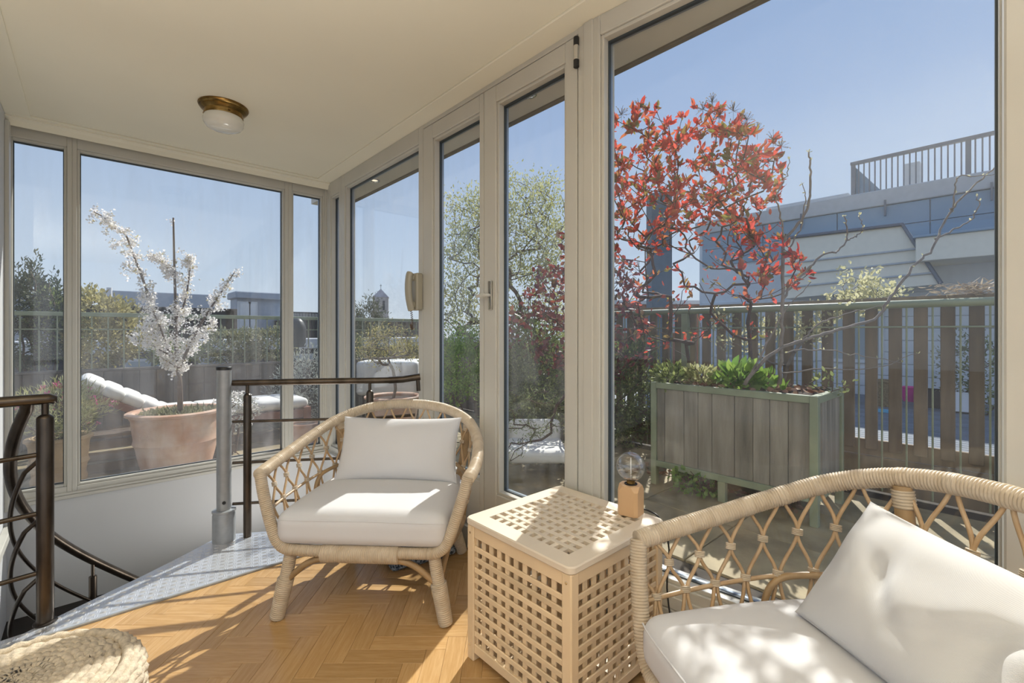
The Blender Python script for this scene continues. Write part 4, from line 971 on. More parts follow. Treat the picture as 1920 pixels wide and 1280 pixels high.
# back edge: board fence with planted trough behind, green railing above
FY = 6.45
bf = thing('board_fence', 'low grey board fence at the back of the terrace', 'fence', (0, FY, 0))
x = -2.4
while x < 4.0:
    mb = MB(); mb.box(x, x + .143, FY, FY + .022, .0, .74, .002); mb.build('board', M['fence2'], bf); x += .147
mb = MB(); mb.box(-2.4, 4.1, FY - .012, FY + .16, .742, .765, .003); mb.build('cap_rail', M['fence2'], bf)
sbf = thing('side_board_fence', 'grey board fence along the terrace side beyond the glazed doors', 'fence', (4.15, 5, 0))
y = 3.46
while y < 6.40:
    mb = MB(); mb.box(4.14, 4.162, y, y + .143, .0, .98, .002); mb.build('board', M['fence2'], sbf); y += .147
mb = MB(); mb.box(4.12, 4.19, 3.44, 6.43, .982, 1.01, .003); mb.build('cap_rail', M['fence2'], sbf)
ptr = thing('planting_trough', 'soil filled trough behind the low board fence', 'planter', (0, FY + .3, 0))
mb = MB(); mb.box(-2.4, 4.1, FY + .03, FY + .9, 0, .66); mb.build('trough', M['fence2'], ptr)
mb = MB(); mb.box(-2.38, 4.08, FY + .16, FY + .88, .66, .70); mb.build('soil', M['soil'], ptr)
RY = FY + .05; zr = 1.335
gr = thing('terrace_railing', 'sage green steel railing along the back of the terrace', 'railing', (0, RY, 0))
mb = MB(); mb.box(-2.4, 4.10, RY - .02, RY + .025, zr - .022, zr + .022, .004); mb.build('top_rail', M['railgreen'], gr)
mb = MB(); mb.box(-2.4, 4.10, RY - .006, RY + .006, zr - .16, zr - .148); mb.build('mid_rail', M['railgreen'], gr)
x = -2.3
while x < 4.05:
    mb = MB(); mb.box(x - .006, x + .006, RY - .006, RY + .006, .76, zr - .02); mb.build('baluster', M['railgreen'], gr); x += .128
for x in (.62, 2.62, 4.06):
    mb = MB(); mb.box(x - .03, x + .03, RY - .02, RY + .03, .0, zr - .02, .003); mb.build('post', M['railgreen'], gr)

# right edge: slatted neighbour fence and our own rail
RX = 4.10; zr2 = 1.345
g2 = thing('side_railing', 'sage green tubular railing before the slatted fence at the right', 'railing', (RX, 1, 0))
mb = MB(); mb.tube([(RX, -.9, zr2), (RX, 3.4, zr2)], .027, 12); clean(mb.build('top_rail', M['railgreen'], g2))
mb = MB(); mb.tube([(RX, -.9, zr2 - .155), (RX, 3.4, zr2 - .155)], .006, 6); clean(mb.build('mid_rail', M['railgreen'], g2))
y = -.8
while y < 3.3:
    mb = MB(); mb.tube([(RX, y, .04), (RX, y, zr2 - .02)], .0062, 6); clean(mb.build('baluster', M['railgreen'], g2)); y += .132
for y in (.06, 2.1):
    mb = MB(); mb.box(RX - .03, RX + .03, y - .03, y + .03, 0, zr2 - .02, .004); mb.build('post', M['railgreen'], g2)
sf = thing('slatted_fence', 'brown fence of wide upright slats with gaps, towards the neighbouring deck', 'fence', (4.22, 1, 0))
y = -.90
while y < 3.3:
    mb = MB(); mb.box(4.20, 4.235, y - .036, y + .036, .30, 1.353, .004); mb.build('slat', M['fence'], sf); y += .136
mb = MB(); mb.box(4.236, 4.27, -.95, 3.4, .25, .365, .003); mb.build('bottom_board', M['fence'], sf)
for k in range(2):
    mb = MB(); mb.box(4.21, 4.24, -.95, 3.4, .005 + k * .125, .125 + k * .125, .003); mb.build('plinth_board', M['fence'], sf)
mb = MB(); mb.box(4.18, 4.30, -.95, 3.4, 1.352, 1.40, .004); mb.build('cap_rail', M['fence'], sf)

# neighbour's deck
M['deck'] = pmat('blue_grey_deck', (.16, .19, .23), .6, var=.3, scale=6, rnd=.15)
nd = struct('deck', 'blue grey ribbed deck of the neighbouring roof', 'deck')
x = 4.4
while x < 10.4:
    mb = MB(); mb.box(x, x + .112, -2.2, 5.0, -.03, 0, .004); mb.build('deck_board', M['deck'], nd); x += .12
mb = MB(); mb.box(4.3, 10.5, -2.3, 5.0, -.09, -.04); mb.build('deck_base', M['grout'], nd)

# neighbour's house
M['panel'] = pmat('blue_grey_panel', (.26, .36, .46), .55, var=.06, scale=2)
M['band'] = pmat('pale_grey_band', (.50, .52, .54), .7, var=.1)
M['cream'] = pmat('cream_render', (.86, .81, .68), .8, var=.06)
M['siding'] = pmat('white_siding', (.66, .70, .74), .7, var=.06)
M['sky_glass'] = pmat('house_glass', (.30, .38, .44), .06, 0, spec=.9)
M['greysteel'] = pmat('grey_railing', (.16, .18, .22), .5, .4)
nh_ = thing('neighbour_house', 'blue grey roof house with cream canopies and a railing on top, at the right', 'house', (7.4, 1, 0))
NX = 7.4
mb = MB(); mb.box(NX, NX + 5, -4, 3.55, -.1, 2.74); mb.build('wall_core', M['siding'], nh_)
mb = MB(); mb.box(NX - .06, NX + 5, -4.05, 3.6, 2.74, 2.94, .01); mb.build('parapet', M['band'], nh_)
y = -3.9
while y < 3.5:
    mb = MB(); mb.box(NX - .03, NX, y, y + .915, 2.475, 2.735, .003); mb.build('panel', M['panel'], nh_)
    mb = MB(); mb.box(NX - .03, NX, y, y + .915, 2.21, 2.468, .003); mb.build('panel', M['panel'], nh_)
    mb = MB(); mb.box(NX - .08, NX - .055, y + .4, y + .42, 2.60, 2.80); mb.build('anchor', M['greysteel'], nh_); y += .925
z = 0.02
while z < 1.5:
    mb = MB(); mb.box(NX - .022, NX, -4, 3.5, z, z + .142, .005); mb.build('siding_board', M['siding'], nh_); z += .147
mb = MB(); mb.box(6.75, NX, -2.6, .78, 1.93, 2.19, .006); mb.build('canopy', M['cream'], nh_)
mb = MB(); mb.box(6.72, NX, -2.62, .80, 2.19, 2.215, .004); mb.build('canopy_flashing', M['panel'], nh_)
ap = [at_x(1470, 447, 6.9), at_x(1692, 421, 6.9), at_x(1765, 532, 6.9), at_x(1470, 560, 6.9)]
mb = MB(); vs = [Vector(p) for p in ap] + [Vector((NX, p.y, p.z)) for p in ap]
mb.add(vs, [(0, 1, 2, 3), (7, 6, 5, 4), (0, 4, 5, 1), (1, 5, 6, 2), (2, 6, 7, 3), (3, 7, 4, 0)]); mb.build('reflection_shape', M['cream'], nh_)  # solid shape standing in for the room ceiling reflected in the glass
for k in range(3):
    f0 = .42 + .2 * k
    a = ap[1].lerp(ap[2], f0); b = ap[0].lerp(ap[3], f0)
    mb = MB(); mb.tube([Vector((6.885, a.y, a.z)), Vector((6.885, b.y, b.z))], .012, 6); mb.build('reflection_rib', M['band'], nh_)
mb = MB(); mb.tube([Vector((6.88, ap[0].y, ap[0].z)), Vector((6.88, ap[1].y, ap[1].z)), Vector((6.88, ap[2].y, ap[2].z))], .022, 6); mb.build('reflection_edge', M['greysteel'], nh_)
for y in (3.0, 2.2, 1.45, -.2, -1.1, -2.0):
    mb = MB(); mb.box(NX - .06, NX - .02, y - .30, y + .30, .25 if y < 1 else .75, 1.62, .006); f = mb.build('window', M['siding'], nh_)
    mb = MB(); mb.box(NX - .066, NX - .055, y - .25, y + .25, .32 if y < 1 else .80, 1.55); mb.build('glass', M['sky_glass'], f)
rx_ = 8.1; b0 = at_x(1600, 372, rx_); t0_ = at_x(1600, 306, rx_)
zb, ztp = 2.97, t0_.z - .03
for k in range(74):
    y = t0_.y - k * .062
    mb = MB(); w_ = .026 if k % 19 == 0 else .008; mb.box(rx_ - w_ * .5, rx_ + w_ * .5, y - w_, y + w_, zb, ztp); mb.build('baluster', M['greysteel'], nh_)
mb = MB(); mb.box(rx_ - .03, rx_ + .03, t0_.y - 4.5, t0_.y + .03, ztp, ztp + .04); mb.build('roof_rail', M['greysteel'], nh_)
mb = MB(); mb.box(rx_ - .02, rx_ + .02, t0_.y - 4.5, t0_.y + .03, zb + .03, zb + .07); mb.build('roof_rail', M['greysteel'], nh_)
mb = MB(); p = [(rx_ + .02, t0_.y, zb), (rx_ + .02, t0_.y, ztp), (rx_ + .02, t0_.y - .42, zb)]; mb.add([Vector(q) for q in p] + [Vector(q) + Vector((.03, 0, 0)) for q in p], [(0, 1, 2), (5, 4, 3), (0, 3, 4, 1), (1, 4, 5, 2), (2, 5, 3, 0)]); mb.build('side_screen', M['panel'], nh_)
pv = at_x(1710, 350, 9.0)
mb = MB(); mb.box(8.9, 9.1, pv.y - .1, pv.y + .08, 2.9, at_x(1710, 308, 9.0).z, .01); mb.build('vent', M['band'], nh_)
hut = at_x(1530, 385, 10.0)
mb = MB(); mb.box(9.8, 11.5, hut.y - .55, hut.y + .8, 2.5, at_x(1530, 372, 9.8).z, .02); mb.build('roof_hut', M['band'], nh_)
for o in [c for c in bpy.data.objects if c.parent == nh_ or (c.parent and c.parent.parent == nh_)]:      # model size to real size, then down onto its own storey
    o.data.transform(Matrix.Translation((0, 0, -.50)) @ Matrix.Scale(1.432, 4))
nh_.location = (10.6, 1, 0); BASE[nh_.name] = Matrix.Translation((10.6, 1, 0))
for o in bpy.data.objects:
    if o.parent == nh_: o.matrix_parent_inverse = BASE[nh_.name].inverted()
ck = thing('chimney_stack', 'square dark slate chimney seen through the red shrub', 'chimney', at_d(1236, 600, 9.0))
a, b = at_d(1217, 380, 9), at_d(1254, 380, 9)
M['slate'] = pmat('slate_cladding', (.12, .16, .20), .6, var=.2)
mb = MB(); w_ = (b - a).length / 2; mc = (a + b) / 2; mb.obox((mc.x, mc.y, (-9 + at_d(1236, 372, 9).z) / 2), (w_, w_, (at_d(1236, 372, 9).z + 9) / 2), (Vector((CY_, -SY_, 0)), Vector((SY_, CY_, 0)), Z3), .01); mb.build('shaft', M['slate'], ck)
mb = MB(); mb.obox((mc.x, mc.y, at_d(1236, 372, 9).z + .02), (w_ + .02, w_ + .02, .03), (Vector((CY_, -SY_, 0)), Vector((SY_, CY_, 0)), Z3), .01); mb.build('cap', M['slate'], ck)

# things on the neighbour's deck
def pot(name, label, c, r0, r1, h, mt, group=None, cat='pot', rim=.02, soil=True, bands=()):
    t = thing(name, label, cat, c, group); c = Vector(c)
    pr = [(0, .0), (r0, .0)]
    for k in range(1, 15):
        f = k / 15; rr = r0 + (r1 - r0) * (f ** .8) + .02 * r1 * math.sin(PI * f)
        for bz_ in bands:
            if abs(f - bz_) < .034: rr += .012
        pr.append((rr, h * f * .93))
    pr += [(r1 + rim * .4, h * .935), (r1 + rim, h * .95), (r1 + rim, h * .985), (r1 + rim * .6, h), (r1 - rim * .4, h), (r1 - rim, h * .97), (r1 - rim * 1.2, h * .86)]
    mb_ = MB(); mb_.lathe(pr, c, 40, cap=False); clean(mb_.build('body', mt, t), 35)
    if soil: mb_ = MB(); mb_.lathe([(0, h * .9 + .012), (r1 * .5, h * .9 + .006), (r1 - rim * 1.1, h * .9)], c, 28, cap=False); mb_.build('soil', M['soil'], t, True)
    return t
M['pinkp'] = pmat('pink_plastic', (.80, .03, .32), .35); M['bluep'] = pmat('blue_plastic', (.10, .45, .70), .4); M['whitep'] = pmat('white_plastic', (.80, .82, .85), .4); M['blackp'] = pmat('black_crate', (.02, .02, .022), .6); M['wickerp'] = pmat('brown_wicker', (.34, .24, .12), .8, var=.5, scale=40)
p = at_z(1708, 752, 0); pot('bucket', 'bright pink bucket on the neighbouring deck', (p.x, p.y, 0), .10, .13, .24, M['pinkp'], cat='bucket', rim=.008)
p = at_z(1655, 760, 0); pot('wicker_pot', 'brown wicker planter on the deck behind the fence slats', (p.x, p.y, 0), .17, .20, .40, M['wickerp'], rim=.012)
p = at_z(1652, 768, 0); d_ = thing('tray', 'small light blue tray at the foot of the wicker planter', 'tray', (p.x - .2, p.y - .05, 0)); mb = MB(); mb.box(p.x - .28, p.x - .12, p.y - .13, p.y + .05, 0, .03, .008); mb.build('base', M['bluep'], d_); mb = MB(); mb.box(p.x - .285, p.x - .275, p.y - .13, p.y + .05, .0, .05, .003); mb.build('lip', M['bluep'], d_)
p = at_z(1752, 762, 0); q_ = thing('crate', 'black crate beside the pink bucket', 'crate', (p.x, p.y, 0))
for (a, b, c_, d) in ((-.22, .22, -.20, -.17), (-.22, .22, .17, .20), (-.22, -.19, -.17, .17), (.19, .22, -.17, .17)):
    mb = MB(); mb.box(p.x + a, p.x + b, p.y + c_, p.y + d, .0, .26, .005); mb.build('side', M['blackp'], q_)
p = at_z(1806, 772, 0); q_ = thing('planter_box', 'white plastic planter box with dark soil behind the slats', 'planter', (p.x, p.y, 0))
for (a, b, c_, d) in ((-.2, .2, -.2, -.18), (-.2, .2, .18, .2), (-.2, -.18, -.18, .18), (.18, .2, -.18, .18)):
    mb = MB(); mb.box(p.x + a, p.x + b, p.y + c_, p.y + d, .02, .30, .006); mb.build('side', M['whitep'], q_)
mb = MB(); mb.box(p.x - .18, p.x + .18, p.y - .18, p.y + .18, .1, .26); mb.build('soil', M['soil'], q_)
bush('potted_shrub', 'sparse green shrub growing in the white planter box', 'shrub', (p.x, p.y, .72), (.30, .30, .46), 700, .05, LM['olive'], seed=21)
p = at_z(1850, 778, 0); bush('potted_shrub', 'brownish shrub at the far right of the neighbouring deck', 'shrub', (p.x, p.y, .55), (.28, .28, .55), 700, .05, LM['green'], seed=22)

# ------------------------------------------------------------------ big planter with boards in a green steel frame
px0, px1, py0, py1, pzb, pzt = 3.16, 3.76, .80, 1.90, .17, .775
pb = thing('wooden_planter', 'weathered board planter in a sage green steel frame on legs', 'planter', (px0, py0, 0))
w_ = .045
for x in (px0, px1 - w_):
    for y in (py0, py1 - w_):
        mb = MB(); mb.box(x, x + w_, y, y + w_, 0, pzt, .003); mb.build('leg', M['greensteel'], pb)
    mb = MB(); mb.box(x, x + w_, py0 + w_, py1 - w_, pzt - .045, pzt, .003); mb.build('top_rail', M['greensteel'], pb)
    mb = MB(); mb.box(x, x + w_, py0 + w_, py1 - w_, pzb - .03, pzb + .015, .003); mb.build('bottom_rail', M['greensteel'], pb)
    ym = at_z(1355, 940, 0).y
    mb = MB(); mb.box(x, x + w_, ym - .025, ym + .025, 0, pzb - .03, .003); mb.build('leg', M['greensteel'], pb)
for y in (py0, py1 - w_):
    mb = MB(); mb.box(px0 + w_, px1 - w_, y, y + w_, pzt - .045, pzt, .003); mb.build('top_rail', M['greensteel'], pb)
    mb = MB(); mb.box(px0 + w_, px1 - w_, y, y + w_, pzb - .03, pzb + .015, .003); mb.build('bottom_rail', M['greensteel'], pb)
rb_ = random.Random(8)
def boards(a, b, fx):
    s = a
    while s < b - .02:
        wd = min(rb_.choice((.10, .118, .135, .105, .15)), b - s); fx(s, s + wd - .003); s += wd
boards(py0 + w_, py1 - w_, lambda a, b: MB().box(px0 + .012 + rb_.uniform(0, .006), px0 + .034, a, b, pzb + .016, pzt - .046, .002).build('board', M['weathered'], pb))
boards(py0 + w_, py1 - w_, lambda a, b: MB().box(px1 - .034, px1 - .012, a, b, pzb + .016, pzt - .046, .002).build('board', M['weathered'], pb))
boards(px0 + w_, px1 - w_, lambda a, b: MB().box(a, b, py0 + .012 + rb_.uniform(0, .006), py0 + .034, pzb + .016, pzt - .046, .002).build('board', M['weathered'], pb))
boards(px0 + w_, px1 - w_, lambda a, b: MB().box(a, b, py1 - .034, py1 - .012, pzb + .016, pzt - .046, .002).build('board', M['weathered'], pb))
mb = MB(); nx_, ny_ = 14, 24; vs = []
for i in range(nx_ + 1):
    for j in range(ny_ + 1):
        vs.append((px0 + .04 + (px1 - px0 - .08) * i / nx_, py0 + .04 + (py1 - py0 - .08) * j / ny_, pzt - .02 + .022 * math.sin(i * 1.3 + j * .7) * math.sin(j * 1.1) + .014 * rb_.random()))
mb.add(vs, [(i * (ny_ + 1) + j, (i + 1) * (ny_ + 1) + j, (i + 1) * (ny_ + 1) + j + 1, i * (ny_ + 1) + j + 1) for i in range(nx_) for j in range(ny_)]); mb.build('soil', M['soil'], pb, True)
mb = MB(); mb.box(px0 + .04, px1 - .04, py0 + .04, py1 - .04, pzb, pzb + .02); mb.build('floor_board', M['weathered'], pb)
n_ = 260; P = np.stack([RNG.uniform(px0 + .05, px1 - .05, n_), RNG.uniform(py0 + .05, py1 - .05, n_), np.full(n_, pzt + .005)], 1)
leafobj('leaf_litter', P, RNG.normal(size=(n_, 3)) * np.array([1, 1, .25]), .05, LM['debris'], pb, .5)

# red shrub
rng = np.random.default_rng(7)
rs = thing('red_shrub', 'tall shrub with bright red young leaves growing in the wooden planter', 'shrub', (3.42, 1.4, .76))
main = tipsin([(1146, 200), (1225, 192), (1340, 190), (1395, 225), (1465, 262), (1478, 310), (1465, 365), (1400, 435), (1330, 415), (1250, 440), (1146, 480)], 210, 3.15, .26, rng)
low = tipsin([(1390, 430), (1450, 435), (1528, 500), (1528, 545), (1400, 565), (1380, 480)], 40, 3.05, .16, rng)
mid = tipsin([(1180, 440), (1400, 430), (1440, 640), (1200, 660)], 90, 3.3, .24, rng) + tipsin([(1150, 260), (1470, 290), (1460, 440), (1150, 500)], 130, 3.2, .28, rng)
bases = [np.array((3.42, 1.50, .75)), np.array((3.40, 1.28, .75)), np.array((3.46, 1.72, .75)), np.array((3.44, 1.10, .75))]
stems = [np.array(at_d(px, py, d)) for px, py, d in ((1290, 560, 3.4), (1215, 520, 3.4), (1350, 540, 3.35), (1400, 520, 3.3), (1300, 470, 3.3), (1255, 430, 3.3), (1370, 430, 3.25), (1330, 400, 3.2))]
mb, ends, dirs, nds, rad = skeleton(bases, stems + main + low + mid, rng, kink=.07, r_tip=.0021, grow=.33, r_max=.016)
mb.build('branch', M['barkred'], rs, True)
hs_ = np.array([p[2] for p in ends])
sel = np.array([any(np.allclose(e_, t) for t in main + low) for e_ in ends])
P1, D1 = whorl(ends[sel], dirs[sel], 7, rng, .95, .35, .012); P2, D2 = whorl(ends[~sel], dirs[~sel], 3, rng, 1, .2, .02)
thin = nds[(rad < .0042) & (nds[:, 2] > 1.9)]; thin = thin[rng.integers(0, len(thin), 1500)]; P3, D3 = thin, rng.normal(size=thin.shape)
P, D = np.concatenate([P1, P2, P3]), np.concatenate([D1, D2, D3]); Ls = np.concatenate([rng.uniform(.040, .078, len(P1)), rng.uniform(.03, .06, len(P2)), rng.uniform(.022, .045, len(P3))])
camd = np.linalg.norm(P - np.array([0, 0, EYE]), axis=1) / Ls; near = np.argsort(camd)[:230]; far = np.setdiff1d(np.arange(len(P)), near)
leafobj('foliage', P[far], D[far], Ls[far], LM['red'], rs, .42)
lv, lf = leafarr(np.zeros((1, 3)), np.array([[1., 0, 0]]), 1.0, .42); lme = bpy.data.meshes.new('leaf'); lme.from_pydata(lv.tolist(), [], lf.tolist()); lme.update(); lme.materials.append(LM['red'])
for i in near:
    o = bpy.data.objects.new('leaf', lme); COL.objects.link(o); o.parent = rs; o.matrix_parent_inverse = BASE[rs.name].inverted()
    o.location = P[i]; q = Vector(D[i]).to_track_quat('X', 'Z') @ Matrix.Rotation(rng.uniform(0, 6.28), 3, 'X').to_quaternion()
    o.rotation_mode = 'QUATERNION'; o.rotation_quaternion = q; o.scale = (Ls[i],) * 3
# dried flower heads above the crown
fh = [at_d(px, py, 3.1) for px, py in ((1165, 215), (1200, 200), (1335, 192), (1350, 215), (1375, 208), (1392, 240), (1420, 245), (1400, 225), (1450, 262), (1465, 275), (1440, 300), (1318, 205))]
mb = MB(); sp_ = []
for c in fh:
    for k in range(22):
        d = unit(rng.normal(size=3) + np.array([0, 0, .8])); e_ = np.array(c) + d * rng.uniform(.03, .065); mb.tube([np.array(c) - np.array([0, 0, .06]), np.array(c), e_], .0012, 3, caps=False); sp_.append(e_)
mb.build('flower_stalk', M['bark'], rs); sp_ = np.array(sp_); leafobj('flower_bud', sp_, rng.normal(size=sp_.shape), .010, LM['dry'], rs, .9)

# bare fig-like branches at the right
ft = thing('bare_tree', 'bare grey branches with buds reaching in front of the right house', 'tree', (3.45, .95, .76))
lines = [([(1392, 722), (1440, 668), (1500, 640), (1560, 622), (1640, 596), (1668, 560), (1712, 500), (1745, 470), (1775, 410), (1790, 385), (1830, 345), (1868, 312)], .012),
         ([(1756, 448), (1790, 430), (1820, 412), (1835, 385), (1832, 368)], .006), ([(1786, 395), (1792, 350), (1800, 330), (1830, 330), (1868, 326)], .0055),
         ([(1500, 640), (1540, 605), (1580, 590), (1660, 572)], .006),
         ([(1462, 720), (1466, 640), (1468, 560), (1470, 450), (1480, 440), (1510, 400), (1520, 360), (1520, 310), (1516, 284)], .013), ([(1470, 445), (1462, 400), (1455, 370), (1475, 330), (1480, 300)], .006),
         ([(1478, 470), (1500, 430), (1510, 380), (1505, 345)], .0055), ([(1466, 560), (1500, 520), (1540, 480), (1570, 470), (1588, 450), (1586, 420), (1584, 405)], .008), ([(1588, 450), (1610, 440), (1617, 425), (1612, 405)], .005),
         ([(1400, 715), (1440, 640), (1470, 585), (1520, 530)], .007), ([(1470, 660), (1530, 655), (1600, 664), (1690, 680)], .005), ([(1462, 700), (1540, 692), (1640, 690), (1720, 660)], .005)]
rng = np.random.default_rng(3); buds = []
for pts, r0 in lines:
    P = catmull([np.array(at_d(px, py, 3.0 + .0003 * (px - 1450))) for px, py in pts], len(pts) * 5); n = len(P)
    P = [p + rng.normal(size=3) * .004 for p in P]
    mb = MB(); mb.tube(P, [r0 * (1 - .62 * i / (n - 1)) * (1 + .12 * (i % 5 == 0)) for i in range(n)], 7); mb.build('branch', M['bark2'], ft, True); buds += P[::4] + [P[-1]] * 3
buds = np.array(buds); leafobj('bud', buds, rng.normal(size=buds.shape) + np.array([0, 0, 1]), .022, LM['pale'], ft, .5)

# pale leaved climber along the rail
rng = np.random.default_rng(14)
vn = thing('climber', 'pale yellow leaved climber spread along the green side rail', 'climber', (4.0, 1.2, .1))
tips_ = tipsin([(1500, 590), (1560, 560), (1590, 505), (1640, 520), (1690, 545), (1670, 575), (1580, 590), (1530, 640), (1490, 630)], 80, 3.7, .12, rng) + tipsin([(1330, 590), (1480, 590), (1470, 660), (1340, 650)], 26, 4.1, .12, rng)
mb, ends, dirs, *_ = skeleton([np.array((3.98, 1.05, .0)), np.array((4.0, 1.8, .0))], tips_, rng, kink=.12, r_tip=.002); mb.build('vine', M['bark2'], vn, True)
P, D = whorl(ends, dirs, 18, rng, 1.1, .1, .035); leafobj('foliage', P, D, rng.uniform(.025, .05, len(P)), LM['pale'], vn, .5)
# dry grass plumes on top of the fence
dg = thing('dry_grass', 'tuft of dry seed heads lying over the cap of the slatted fence', 'grass', (4.22, .35, 1.40), kind='stuff')
n_ = 240; P = np.stack([RNG.normal(4.22, .05, n_), RNG.normal(.20, .10, n_), RNG.uniform(1.40, 1.47, n_)], 1); leafobj('seed_head', P, RNG.normal(size=(n_, 3)) * np.array([.5, 1.2, .35]), RNG.uniform(.03, .075, n_), LM['dry'], dg, .18)

# plants in the planter
for px, py, d, lab, n_, L_, mt in ((1255, 703, 3.55, 'dark leafy plant at the left end of the wooden planter', 220, .06, 'green'), (1310, 702, 3.42, 'yellow green plant low in the wooden planter, left of the broad leaves', 260, .05, 'lime'), (1385, 706, 3.2, 'bright green broad leaved plant in the middle of the wooden planter', 120, .11, 'bright'), (1425, 712, 3.12, 'small bright green tuft beside the bare soil in the planter', 90, .06, 'bright'), (1552, 722, 2.95, 'little green seedling near the right corner of the wooden planter', 60, .035, 'green')):
    c = at_d(px, py, d); bush('planter_plant', lab, 'plant', (c.x, c.y, .82), (.10, .12, .07), n_, L_, LM[mt], seed=px, nstem=5, basez=.755, upb=.8)
c = at_d(1469, 712, 3.02); tl = thing('tulip', 'single tulip shoot with two upright leaves in the planter soil', 'plant', (c.x, c.y, .755))
P = np.repeat(np.array([[c.x, c.y, .755]]), 5, 0); leafobj('leaf', P, np.array([[.25, .1, 1], [-.2, .15, 1], [.05, -.3, 1], [.1, .3, .9], [0, 0, 1.]]), .105, LM['bright'], tl, .34, kind=None)
c = at_z(1290, 930, 0); bush('weed', 'bright green weed between the paving tiles under the planter', 'plant', (c.x + .1, c.y, .09), (.13, .17, .10), 260, .035, LM['bright'], wr=.8, seed=31, nstem=8, basez=0.0)
n_ = 240; P = np.stack([RNG.uniform(3.3, 4.0, n_), RNG.uniform(.9, 2.2, n_), np.full(n_, .012)], 1); ll = thing('leaf_litter', 'scatter of fallen red brown leaves on the paving under the planter', 'leaves', (3.5, 1.5, 0), kind='stuff'); leafobj('fallen_leaf', P, RNG.normal(size=(n_, 3)) * np.array([1, 1, .15]), .05, LM['debris'], ll, .5)

# purple leaved shrub, hedge, pale tree beyond the doors
rng = np.random.default_rng(17)
ps = thing('purple_shrub', 'purple leaved shrub filling the right door pane and the left edge of the big window', 'shrub', (3.6, 2.9, 0))
tips_ = tipsin([(1075, 405), (1120, 430), (1165, 470), (1205, 560), (1230, 690), (1120, 720), (1000, 680), (940, 620), (985, 560), (1040, 480)], 190, 4.25, .22, rng)
c = at_d(1080, 740, 4.3)
mb, ends, dirs, nds, rad = skeleton([np.array((c.x, c.y, 0)), np.array((c.x - .15, c.y + .2, 0))], [np.array(at_d(1060, 600, 4.3)), np.array(at_d(1110, 560, 4.25))] + tips_, rng, kink=.09, r_tip=.0026, r_max=.028); mb.build('branch', M['bark'], ps, True)
P, D = whorl(ends, dirs, 9, rng, 1.1, 0, .04); leafobj('foliage', P, D, rng.uniform(.04, .075, len(P)), LM['purple'], ps, .6)
c = at_d(1000, 690, 4.9); bush('hedge', 'dense small leaved evergreen behind the right door leaf', 'shrub', (c.x, c.y, .62), (.66, .55, .76), 17000, .038, LM['green'], seed=41, basez=0, shell=.25)
c = at_d(868, 660, 5.0); bush('hedge', 'bright green bushy plant behind the left door leaf', 'shrub', (c.x, c.y, .80), (.38, .36, .40), 5200, .035, LM['bright'], seed=42, basez=.3, shell=.3)
c = at_d(1150, 690, 4.6); bush('hedge', 'dark green bush at the left edge of the big window behind the planter', 'shrub', (c.x, c.y, .55), (.42, .42, .55), 6500, .04, LM['green'], seed=43, basez=0)
bt = thing('pale_tree', 'slender tree with pale green spring leaves beyond the double doors', 'tree', at_d(895, 700, 6.2) * 1)
rng = np.random.default_rng(23)
tips_ = tipsin([(835, 440), (850, 350), (880, 345), (905, 360), (935, 345), (965, 322), (1000, 335), (1035, 330), (1060, 380), (1065, 470), (1010, 520), (930, 520), (850, 540), (828, 500)], 300, 6.2, .45, rng) + tipsin([(830, 520), (900, 530), (900, 640), (830, 620)], 50, 6.0, .3, rng) + tipsin([(940, 510), (1060, 480), (1055, 600), (960, 610)], 60, 6.0, .3, rng)
c = at_d(897, 700, 6.2)
mb, ends, dirs, nds, rad = skeleton([np.array((c.x, c.y, .0))], [np.array(at_d(893, 600, 6.2)), np.array(at_d(896, 520, 6.2)), np.array(at_d(960, 500, 6.2))] + tips_, rng, kink=.035, r_tip=.0028, r_max=.05, up=.9); mb.build('branch', M['bark'], bt, True)
P, D = whorl(ends, dirs, 28, rng, .9, .6, .09); leafobj('foliage', P, D, rng.uniform(.03, .055, len(P)), LM['lime'], bt, .42)
# low conifer with spread twigs outside the right door leaf
rng = np.random.default_rng(29)
cf = thing('spreading_conifer', 'dark low conifer spreading its twigs outside the right door leaf', 'shrub', at_d(1075, 760, 3.3))
tips_ = tipsin([(905, 760), (960, 735), (1060, 700), (1070, 800), (1000, 830), (940, 880), (900, 820)], 60, 3.25, .15, rng)
c = at_d(1090, 800, 3.3)
mb, ends, dirs, nds, rad = skeleton([np.array((c.x, c.y, .0)), np.array(at_d(1075, 720, 3.3))], tips_, rng, kink=.14, r_tip=.002, up=0.0, r_max=.016); mb.build('branch', M['barkred'], cf, True)
fine = nds[rad < .008]; P = np.repeat(fine, 9, 0) + rng.normal(size=(len(fine) * 9, 3)) * .016; leafobj('needle', P, rng.normal(size=P.shape), .032, LM['green'], cf, .16)

# white garden chair seen through the right door leaf
gc = at_d(1005, 830, 3.75); g_ = Vector((gc.x, gc.y, 0))
wc = thing('garden_chair', 'low white garden chair with thin black frame outside the doors', 'chair', g_)
u = Vector((CY_, -SY_, 0)); v = Vector((SY_, CY_, 0))
mb = roundbox(.46, .50, .10, .04, 5); place(mb, g_ + Vector((0, 0, .20)), u, v, Z3); weld(mb.build('seat', M['cushw'], wc))
mb = roundbox(.44, .10, .22, .045, 5); place(mb, g_ + v * .26 + Vector((0, 0, .29)), u, v, Z3); weld(mb.build('backrest', M['cushw'], wc))
for s in (-1, 1):
    a = [g_ + u * (s * .235) + v * (.26 * math.cos(t)) + Vector((0, 0, .14 + .24 * math.sin(t))) for t in np.linspace(0, PI, 16)]
    mb = MB(); mb.tube([g_ + u * (s * .235) + v * .30] + a + [g_ + u * (s * .235) - v * .30], .009, 7); clean(mb.build('leg', M['black'], wc))

